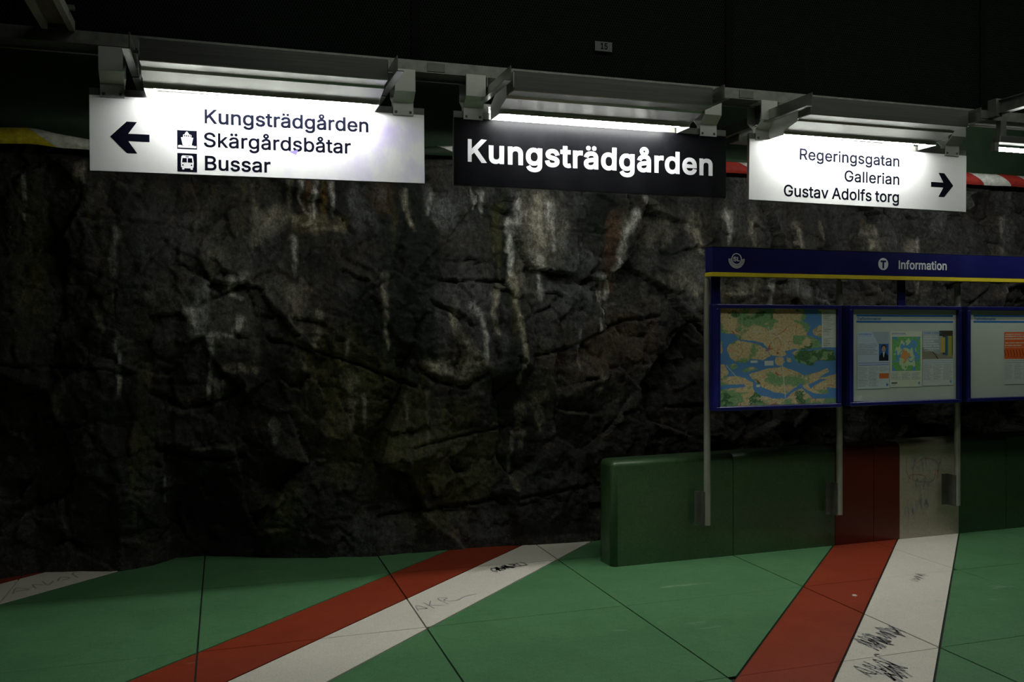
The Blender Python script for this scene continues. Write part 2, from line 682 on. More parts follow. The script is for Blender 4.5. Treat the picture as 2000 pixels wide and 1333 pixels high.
# foot of the wall in plan, then what stands out and falls back above it
FOOT_X = [-6.0, -3.5, -2.2, -1.55, -1.35, -1.15, -0.9, -0.64, -0.45, -0.31, -0.12, 0.15, 0.42, 0.75, 1.04, 1.52, 2.09, 2.74, 3.6, 5.0, 6.7, 9.5]
FOOT_Y = [6.5, 6.4, 6.42, 6.48, 6.56, 6.66, 6.62, 6.53, 6.63, 6.80, 6.79, 6.69, 6.575, 6.47, 6.42, 6.46, 6.43, 6.42, 6.44, 6.45, 6.42, 6.5]
xs = np.concatenate([np.arange(-4.2, -1.9, 0.03), np.arange(-1.9, 7.4, 0.0125), np.arange(7.4, 9.4, 0.03)])
zs = np.arange(-0.12, 3.0, 0.0125)
X, Z = np.meshgrid(xs, zs)
wx = X + 0.10 * fbm(X * 1.6, Z * 1.6, 4, 40)
wz = Z + 0.10 * fbm(X * 1.6, Z * 1.6, 4, 50)
h1, e1 = facets(wx * 1.0, wz * 0.75, 0.50, 0.22, 0.045, 3)
h2, e2 = facets(wx + 0.06 * fbm(X * 6, Z * 6, 3, 60), wz + 0.06 * fbm(X * 6, Z * 6, 3, 61), 0.17, 0.24, 0.012, 11)
h3, e3 = facets(wx, wz * 1.3, 0.06, 0.22, 0.003, 23)
h = 0.9 * h1 + 0.7 * h2 + 0.5 * h3
h += 0.055 * fbm(X * 1.1, Z * 0.9, 5, 70) + 0.020 * fbm(X * 7, Z * 4, 4, 80) + 0.008 * fbm(X * 22, Z * 16, 4, 90)
h -= 0.012 * np.exp(-(e1 / 0.018) ** 2) + 0.006 * np.exp(-(e2 / 0.010) ** 2)
# drill traces, cracks and ledges, in metres along the wall and up it
CRACKS = [([(1.47, 1.93), (1.75, 1.935), (1.95, 1.93)], 0.010, 0.035), ([(1.50, 2.07), (1.80, 2.09)], 0.008, 0.02),
          ([(1.28, 0.76), (1.62, 0.82), (1.95, 0.87), (2.15, 0.90)], 0.012, 0.035), ([(1.05, 0.26), (1.6, 0.30), (2.2, 0.37), (2.6, 0.42)], 0.014, 0.04),
          ([(1.42, 1.78), (1.55, 1.72), (1.70, 1.60)], 0.016, 0.045), ([(1.33, 1.32), (1.45, 1.22), (1.66, 1.18), (1.80, 1.28)], 0.020, 0.05),
          ([(2.16, 1.39), (2.35, 1.43), (2.55, 1.48), (2.72, 1.56), (2.95, 1.66), (3.2, 1.68)], 0.012, 0.035),
          ([(2.16, 1.68), (2.28, 1.75), (2.40, 1.85)], 0.012, 0.03), ([(0.30, 1.52), (0.62, 1.44), (0.95, 1.33), (1.3, 1.18)], 0.012, 0.04),
          ([(-1.2, 2.33), (-0.75, 2.29), (-0.3, 2.27), (0.0, 2.22)], 0.008, 0.02), ([(-0.45, 1.16), (-0.25, 1.06), (0.0, 1.12), (0.12, 1.20)], 0.022, 0.06),
          ([(-0.42, 0.80), (-0.15, 0.73), (0.12, 0.72)], 0.025, 0.06), ([(-0.2, 1.72), (0.05, 1.86), (0.3, 1.98)], 0.014, 0.03),
          ([(2.05, 2.28), (2.5, 2.31), (2.8, 2.30)], 0.006, 0.018), ([(2.25, 2.0), (2.5, 1.99)], 0.006, 0.018),
          ([(-1.3, 1.36), (-0.85, 1.34), (-0.55, 1.30)], 0.010, 0.03), ([(3.3, 0.98), (3.9, 1.02), (4.6, 0.96)], 0.012, 0.03)]
jx, jz = X + 0.015 * fbm(X * 9, Z * 9, 3, 120), Z + 0.015 * fbm(X * 9, Z * 9, 3, 121)
for line, w, dep in CRACKS:
    d = seg_dist(jx, jz, line)
    h -= dep * np.exp(-(d / w) ** 2)
    up = np.interp(X, [p[0] for p in sorted(line)], [p[1] for p in sorted(line)])
    rng = (X > min(p[0] for p in line)) & (X < max(p[0] for p in line))
    h += np.where(rng & (Z > up), dep * 0.5 * np.exp(-((Z - up) / 0.09)), 0)
foot = np.interp(X, FOOT_X, FOOT_Y)
k = np.clip((Z - 0.02) / 0.25, 0.18, 1)
lean = np.interp(Z, [-0.2, 0.3, 1.0, 1.8, 2.5, 3.0], [0.0, 0.0, 0.05, 0.10, 0.09, 0.05])
foot = foot * (1 - 0.75 * np.clip(Z / 1.2, 0, 1)) + 6.50 * 0.75 * np.clip(Z / 1.2, 0, 1)
Y = foot - lean - h * k
under = np.clip((Z - (np.interp(X, LIPX, LIPZ) - 0.11)) / 0.10, 0, 1)      # the rock passes behind the concrete lip
Y = np.where(under > 0, np.maximum(Y, Y * (1 - under) + 6.42 * under), Y)

# colour of the stone itself: slate grey, brown bands, moss, lime streaks
n1 = fbm(X * 1.4, Z * 1.1, 5, 200)
n2 = fbm(X * 5, Z * 3, 5, 210)
n3 = fbm(X * 11, Z * 1.7, 4, 220)
n4 = fbm(X * 30, Z * 24, 3, 230)
grey = np.array([0.050, 0.050, 0.043])
brown = np.array([0.052, 0.044, 0.031])
darkc = np.array([0.012, 0.014, 0.012])


def blend(C, c, m):
    return C * (1 - m[..., None]) + np.array(c) * m[..., None]


C = np.ones(X.shape + (3,)) * grey
C = blend(C, brown, np.clip(0.5 + 1.6 * n2 + 0.8 * n1, 0, 1))
C = blend(C, darkc, np.clip(0.1 + 2.2 * n1 + 1.3 * n3, 0, 0.9))
C *= (1 + 0.75 * np.clip(n4, -0.8, 0.9) + 0.35 * np.clip(n3, -0.8, 0.8))[..., None]
C = blend(C, (0.15, 0.145, 0.125), np.clip(2.2 * fbm(X * 2.4, Z * 1.9, 5, 240) - 0.55, 0, 0.55))
C = blend(C, (0.17, 0.13, 0.07), np.clip(2.6 * fbm(X * 6, Z * 5, 5, 250) - 0.85, 0, 0.5))


# lime that has crept along the broken edges, and pale weathered faces
vein = np.exp(-(e1 / 0.016) ** 2) * np.clip(0.1 + 1.9 * fbm(X * 4, Z * 3, 4, 260), 0, 1)
vein = np.maximum(vein, 0.8 * np.exp(-(e2 / 0.007) ** 2) * np.clip(-0.25 + 2.4 * fbm(X * 5, Z * 4, 4, 261), 0, 1))
C = blend(C, (0.22, 0.20, 0.155), 0.6 * np.clip(vein, 0, 1))
C = blend(C, (0.10, 0.105, 0.105), np.clip(3.0 * fbm(X * 1.7 + 4, Z * 1.3, 5, 262) - 0.35, 0, 0.7) * np.clip(0.6 + 1.5 * n4, 0, 1))
C = blend(C, (0.10, 0.105, 0.10), 0.55 * np.clip((X - 1.6) / 0.8, 0, 1) * np.clip((Z - 1.5) / 0.6, 0, 1) * np.clip(0.35 + 1.8 * fbm(X * 4, Z * 2.2, 5, 263), 0, 1))
C *= 0.62
C *= (1 + 0.7 * np.clip(fbm(X * 60, Z * 50, 2, 264), -0.9, 0.9))[..., None]


def window(x0, x1, z0, z1):
    """index window of the wall grid around a mark"""
    a, b = np.searchsorted(xs, x0), np.searchsorted(xs, x1)
    c, d = np.searchsorted(zs, z0), np.searchsorted(zs, z1)
    return slice(max(c, 0), d + 1), slice(max(a, 0), b + 1)


def patch(cx, cz, rx, rz, color, amt, seed, rag=0.8):
    w = window(cx - 1.9 * rx, cx + 1.9 * rx, cz - 1.9 * rz, cz + 1.9 * rz)
    x, z = X[w], Z[w]
    if x.size == 0:
        return
    d = 0.9 * np.hypot((x - cx) / rx, (z - cz) / rz) + rag * fbm(x * 7, z * 3.5, 5, seed)
    C[w] = blend(C[w], color, amt * np.clip((1.05 - d) / 0.45, 0, 1))


MOSS = (0.005, 0.0085, 0.004)
for cx, cz, rx, rz, amt in ((1.28, 1.95, 0.24, 0.50, 1.0), (1.15, 1.5, 0.34, 0.55, 1.0), (1.16, 2.45, 0.16, 0.35, 0.95), (1.93, 2.2, 0.07, 0.40, 0.9),
                            (2.02, 1.5, 0.07, 0.40, 0.8), (2.00, 1.15, 0.16, 0.3, 0.8), (-1.0, 1.6, 0.25, 0.9, 0.6), (0.45, 2.5, 0.07, 0.2, 0.8),
                            (-0.55, 1.9, 0.16, 0.6, 0.5), (-0.62, 0.7, 0.16, 0.6, 0.7), (0.6, 0.35, 0.5, 0.28, 0.6), (-0.1, 0.35, 0.35, 0.4, 0.75),
                            (2.2, 0.45, 0.7, 0.35, 0.5), (2.65, 2.45, 0.08, 0.22, 0.8), (3.25, 2.4, 0.1, 0.3, 0.7), (3.9, 1.1, 0.6, 0.3, 0.6)):
    patch(cx, cz, rx, rz, MOSS, amt, 300 + int(cx * 50 + cz * 7))
OLIVE = (0.060, 0.062, 0.014)
for cx, cz, rx, rz, amt in ((0.95, 0.95, 0.45, 0.5, 0.5), (1.55, 0.7, 0.45, 0.35, 0.5), (1.9, 2.3, 0.05, 0.2, 0.6), (0.75, 1.35, 0.3, 0.25, 0.45), (2.01, 1.75, 0.03, 0.22, 0.7),
                            (0.35, 0.35, 0.15, 0.3, 0.5), (1.45, 0.35, 0.3, 0.2, 0.4), (-0.5, 0.9, 0.05, 0.7, 0.4), (-1.15, 2.1, 0.12, 0.6, 0.35)):
    patch(cx, cz, rx, rz, OLIVE, amt, 340 + int(cx * 50 + cz * 7))
RUST = (0.085, 0.046, 0.020)
for cx, cz, rx, rz, amt in ((2.78, 2.12, 0.07, 0.28, 0.75), (0.545, 2.45, 0.035, 0.22, 0.9), (2.9, 1.5, 0.3, 0.2, 0.4), (2.55, 1.3, 0.25, 0.15, 0.4), (1.05, 2.5, 0.1, 0.12, 0.5)):
    patch(cx, cz, rx, rz, RUST, amt, 380 + int(cx * 50 + cz * 7))


for cx, cz, rx, rz, col_, amt in ((0.02, 1.80, 0.36, 0.36, (0.085, 0.083, 0.072), 0.7), (0.32, 2.33, 0.12, 0.13, (0.17, 0.165, 0.14), 0.6), (0.60, 2.32, 0.16, 0.07, (0.20, 0.18, 0.10), 0.6),
                                  (1.52, 2.44, 0.20, 0.14, (0.13, 0.135, 0.13), 0.7), (2.2, 2.25, 0.22, 0.32, (0.13, 0.125, 0.10), 0.65), (3.15, 2.38, 0.28, 0.16, (0.15, 0.14, 0.115), 0.6),
                                  (1.62, 1.75, 0.22, 0.28, (0.060, 0.062, 0.066), 0.7), (1.62, 1.33, 0.2, 0.16, (0.12, 0.11, 0.08), 0.6), (2.5, 1.85, 0.2, 0.35, (0.085, 0.09, 0.088), 0.6), (0.92, 2.45, 0.10, 0.2, (0.11, 0.115, 0.12), 0.6),
                                  (2.5, 1.1, 0.4, 0.25, (0.075, 0.068, 0.05), 0.6), (-0.35, 2.2, 0.25, 0.2, (0.06, 0.06, 0.062), 0.5), (3.6, 1.95, 0.4, 0.2, (0.11, 0.11, 0.095), 0.6)):
    patch(cx, cz, rx, rz, col_, amt, 420 + int(cx * 40 + cz * 9), 1.1)


def streak(line, w, color, amt, seed):
    """water-borne lime run down the stone: ragged, narrower to its foot"""
    z0, z1 = max(p[1] for p in line), min(p[1] for p in line)
    wi = window(min(p[0] for p in line) - 4 * w, max(p[0] for p in line) + 4 * w, z1 - 4 * w, z0 + 4 * w)
    x, z = X[wi], Z[wi]
    if x.size == 0:
        return
    wob = 0.020 * fbm(x * 9, z * 5, 4, seed)
    d = seg_dist(x + wob, z, line)
    t = np.clip((z - z1) / (z0 - z1 + 1e-6), 0, 1)
    ww = w * (0.55 + 0.7 * t) * (1 + 0.9 * fbm(x * 16, z * 9, 4, seed + 1))
    m = np.clip(1.35 - d / np.maximum(ww, 1e-4), 0, 1) * np.clip(0.70 + 1.5 * fbm(x * 26, z * 10, 4, seed + 2), 0, 1)
    C[wi] = blend(C[wi], color, amt * m)


LIME = (0.64, 0.64, 0.59)
PALE = (0.36, 0.335, 0.255)
ST = [([(2.04, 2.52), (2.06, 2.36)], 0.030, LIME, 0.8), ([(2.20, 2.52), (2.20, 2.05)], 0.065, PALE, 0.85), ([(2.28, 2.50), (2.30, 2.16)], 0.020, LIME, 0.85),
      ([(2.20, 2.1), (2.22, 1.80)], 0.022, LIME, 0.7), ([(1.99, 2.36), (2.0, 2.2), (2.0, 1.98)], 0.028, LIME, 0.9), ([(2.0, 1.98), (2.03, 1.75), (2.08, 1.45), (2.07, 1.2)], 0.022, PALE, 0.9),
      ([(2.93, 2.45), (2.84, 2.30), (2.84, 2.12), (2.78, 1.82)], 0.028, LIME, 0.8), ([(2.70, 1.98), (2.72, 1.80), (2.72, 1.58)], 0.022, LIME, 0.75),
      ([(3.02, 2.56), (3.02, 2.40)], 0.030, LIME, 0.8), ([(1.69, 2.57), (1.71, 2.46)], 0.020, LIME, 0.8), ([(1.76, 2.57), (1.78, 2.44)], 0.016, LIME, 0.7),
      ([(1.40, 2.55), (1.37, 2.40)], 0.018, LIME, 0.6), ([(1.20, 2.55), (1.23, 2.36), (1.28, 2.28)], 0.016, PALE, 0.7), ([(1.06, 1.95), (1.07, 1.7), (1.09, 1.45)], 0.020, PALE, 0.65),
      ([(0.43, 2.62), (0.44, 2.44)], 0.016, PALE, 0.9), ([(0.50, 2.62), (0.50, 2.50), (0.56, 2.38)], 0.014, LIME, 0.85), ([(0.61, 2.62), (0.60, 2.36)], 0.013, LIME, 0.85),
      ([(0.71, 2.62), (0.715, 2.36)], 0.014, LIME, 0.85), ([(0.66, 2.62), (0.665, 2.36)], 0.020, (0.20, 0.13, 0.02), 0.9),
      ([(0.42, 2.36), (0.58, 2.30), (0.75, 2.28)], 0.030, PALE, 0.7), ([(-0.86, 2.62), (-0.88, 2.40)], 0.022, PALE, 0.8),
      ([(-0.13, 1.86), (-0.14, 1.70), (-0.16, 1.55)], 0.045, (0.24, 0.25, 0.25), 0.85), ([(0.10, 1.93), (0.02, 1.86), (0.12, 1.80)], 0.030, LIME, 0.7),
      ([(-0.12, 1.55), (0.05, 1.54), (0.12, 1.65)], 0.024, LIME, 0.6), ([(-0.22, 1.72), (-0.18, 1.62)], 0.026, LIME, 0.7), ([(-0.08, 1.52), (-0.08, 1.25), (-0.10, 1.1)], 0.014, LIME, 0.55),
      ([(-0.66, 1.52), (-0.65, 1.32), (-0.64, 1.15)], 0.016, LIME, 0.65), ([(-0.80, 1.75), (-0.72, 1.55)], 0.020, PALE, 0.6), ([(0.34, 2.36), (0.30, 2.25)], 0.045, PALE, 0.6),
      ([(-0.03, 1.2), (-0.03, 1.08)], 0.035, LIME, 0.45), ([(0.48, 1.85), (0.47, 1.6), (0.45, 1.5)], 0.050, PALE, 0.5), ([(0.62, 1.7), (0.60, 1.45)], 0.022, PALE, 0.55),
      ([(1.56, 1.70), (1.62, 1.5), (1.72, 1.42)], 0.025, PALE, 0.8), ([(1.72, 1.75), (1.80, 1.55), (1.78, 1.35)], 0.022, LIME, 0.6), ([(1.90, 1.9), (1.84, 1.72), (1.88, 1.55)], 0.022, PALE, 0.7),
      ([(1.38, 1.32), (1.60, 1.27), (1.72, 1.34)], 0.045, PALE, 0.7), ([(0.86, 1.22), (0.85, 0.9)], 0.035, PALE, 0.45), ([(0.73, 1.15), (0.72, 0.8)], 0.020, (0.12, 0.11, 0.03), 0.6),
      ([(0.32, 0.95), (0.33, 0.82)], 0.022, LIME, 0.4), ([(2.08, 1.02), (2.12, 0.7)], 0.030, PALE, 0.5), ([(2.20, 1.10), (2.24, 0.85)], 0.045, PALE, 0.4),
      ([(3.45, 2.42), (3.50, 2.2)], 0.05, PALE, 0.75), ([(3.72, 2.46), (3.74, 2.25)], 0.03, LIME, 0.6), ([(3.98, 2.45), (3.99, 2.25)], 0.03, PALE, 0.7),
      ([(4.35, 2.40), (4.36, 2.2)], 0.035, PALE, 0.7), ([(4.62, 2.42), (4.64, 2.15)], 0.03, PALE, 0.6), ([(5.1, 2.4), (5.12, 2.1)], 0.04, PALE, 0.6), ([(5.6, 2.3), (5.6, 1.9)], 0.04, PALE, 0.5),
      ([(3.3, 1.95), (3.6, 1.80), (4.0, 1.92)], 0.05, PALE, 0.5), ([(4.3, 1.9), (4.7, 1.8)], 0.06, (0.2, 0.2, 0.19), 0.5), ([(-1.12, 2.2), (-1.12, 1.7)], 0.035, (0.10, 0.09, 0.035), 0.6),
      ([(-1.0, 1.3), (-1.02, 0.6)], 0.03, (0.10, 0.10, 0.04), 0.4), ([(-0.56, 0.95), (-0.55, 0.2)], 0.02, (0.10, 0.09, 0.03), 0.5), ([(0.03, 1.32), (0.22, 1.30)], 0.03, PALE, 0.6)]
for i, (line, w, c, a) in enumerate(ST):
    streak(line, w * 1.15, c, a, 500 + 5 * i)
rs = random.Random(5)
for i in range(46):
    x0, z0 = rs.uniform(-1.6, 6.8), rs.uniform(0.5, 2.6)
    ln = rs.uniform(0.12, 0.45)
    streak([(x0, z0), (x0 + rs.uniform(-0.03, 0.03), z0 - ln)], rs.uniform(0.008, 0.024), rs.choice([PALE, PALE, LIME, (0.12, 0.10, 0.04)]), rs.uniform(0.25, 0.55), 900 + 3 * i)
C = np.clip(C, 0.006, 0.6)
M['rock'] = attr_mat('wet_streaked_rock', 0.62, 0.32, [(48, 0.7, (1, 1, 0.7)), (130, 0.5, (1, 1, 1)), (9, 0.5, (1, 1, 0.3))], (30, 0.8, 0.015))
rock = link('wall_back', grid_mesh('wall_back', X, Y, Z, C, True), M['rock'])
tag(rock, 'dark wet natural rock wall with lime streaks and moss', None, None, 'structure')

# sprayed green concrete above the rock
xs2 = np.arange(-4.2, 9.4, 0.05)
zs2 = np.arange(2.80, 4.5, 0.05)
X2, Z2 = np.meshgrid(xs2, zs2)
Z2 = Z2 + (np.interp(X2, LIPX, LIPZ) - 2.81) * np.clip((3.6 - Z2) / 0.8, 0, 1)
Y2 = 6.33 - 0.04 * fbm(X2 * 0.9, Z2 * 0.9, 3, 600) - 0.030 * fbm(X2 * 3.5, Z2 * 3.5, 4, 610) - 0.25 * np.clip(Z2 - 3.3, 0, 2)
M['green_concrete'] = plain('green_sprayed_concrete', (0.010, 0.030, 0.010), 0.85, 0.0, 0.35, 3)
upper = link('wall_upper', grid_mesh('wall_upper', X2, Y2, Z2, None, True), M['green_concrete'])
upper.data.polygons.foreach_set('use_smooth', [True] * len(upper.data.polygons))
tag(upper, 'dark green sprayed concrete above the natural rock', None, None, 'structure')

# painted rounded lip where the concrete ends
trim = empty('trim_1', (0, 6.3, 2.8))
tag(trim, 'rounded concrete lip above the rock painted in coloured bands', None, None, 'structure')
PC = {'yellow': (0.70, 0.56, 0.02), 'white': (0.70, 0.71, 0.64), 'red': (0.42, 0.030, 0.02), 'green': (0.009, 0.026, 0.009)}
for k in PC:
    M['band_' + k] = plain('band_paint_' + k, PC[k], 0.7, 0.0, 0.3, 24)
BANDS = [(-4.2, 'red'), (-3.2, 'white'), (-2.4, 'yellow'), (-1.06, 'white'), (-0.66, 'green'), (1.50, 'white'), (2.1, 'red'), (2.8, 'green'), (3.52, 'red'), (3.86, 'white'), (4.4, 'green'), (5.2, 'white'),
         (5.78, 'red'), (6.07, 'white'), (6.36, 'red'), (6.57, 'white'), (6.9, 'yellow'), (7.6, 'green'), (9.4, None)]
for (a, cname), (b, _) in zip(BANDS[:-1], BANDS[1:]):
    n = max(3, int((b - a) / 0.05))
    uu = np.linspace(0, 1, n + 1)
    tt = np.linspace(-35, 250, 13)
    A, T = np.meshgrid(uu, tt)
    slant = -0.085 * np.sin(np.radians(T))
    xa = a + A * (b - a) + slant
    cz, rr = np.interp(xa, LIPX, LIPZ), np.interp(xa, LIPX, LIPR)
    rr = rr * (1 + 0.10 * fbm(xa * 5, T / 60, 3, 700))
    zz = cz + rr * np.sin(np.radians(T - 0)) + 0.01 * fbm(xa * 3, T * 0, 3, 710)
    yy = 6.27 + rr * 0.9 * np.cos(np.radians(T))
    link(cname + '_band', grid_mesh('band', xa, yy - 6.3, zz - 2.8), M['band_' + cname], trim)

ceil = MB().box(-9, 12, -6, 8.2, 4.35, 4.5).build('ceiling', M['void'])
tag(ceil, 'black ceiling above the mesh screen', None, None, 'structure')
MB().box(-9, 12, 7.0, 7.2, -0.3, 4.5).build('wall_behind_rock', M['void'])['kind'] = 'structure'

# ------------------------------------------------------------------ low terrazzo wall
low = empty('wall_low', (2.474, 5.66, 0), R(2.51))
tag(low, 'low rounded terrazzo wall in green, red and white panels', None, None, 'structure')


def low_panel(x0, x1, mat, name, end=False):
    me = bpy.data.meshes.new(name)
    g = 0.0025
    mb = MB().box(x0 + (0 if end else g), x1 - g, 0, 0.21, -0.01, 0.0)
    for i in range(4, 8):
        x, y, z = mb.v[i]
        mb.v[i] = (x, y, 0.705 + 0.011 * x)
    me.from_pydata(mb.v, [], mb.f)
    bm = bmesh.new()
    bm.from_mesh(me)
    bm.edges.ensure_lookup_table()
    sel = []
    for e in bm.edges:
        a, b = e.verts
        if a.co.z > 0.3 and b.co.z > 0.3:
            if abs(a.co.x - b.co.x) > 0.1 or (end and a.co.x < x0 + 0.01 and b.co.x < x0 + 0.01):
                sel.append(e)
        elif end and a.co.x < x0 + 0.01 and b.co.x < x0 + 0.01 and abs(a.co.z - b.co.z) > 0.1:
            sel.append(e)
    bmesh.ops.bevel(bm, geom=sel, offset=0.04, segments=6, profile=0.5, affect='EDGES', clamp_overlap=True)
    bm.to_mesh(me)
    bm.free()
    for p in me.polygons:
        p.use_smooth = max(abs(c) for c in p.normal) < 0.998
    return link(name, me, mat, low)


pans = []
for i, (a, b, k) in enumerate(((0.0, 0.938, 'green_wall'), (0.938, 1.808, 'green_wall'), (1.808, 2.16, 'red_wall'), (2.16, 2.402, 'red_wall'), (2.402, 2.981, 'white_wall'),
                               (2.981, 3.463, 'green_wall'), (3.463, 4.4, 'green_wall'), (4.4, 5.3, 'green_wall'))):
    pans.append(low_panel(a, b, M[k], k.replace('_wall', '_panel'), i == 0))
MB().box(0.03, 5.29, 0.02, 0.19, -0.01, 0.66).build('mortar_core', M['joint'], low)


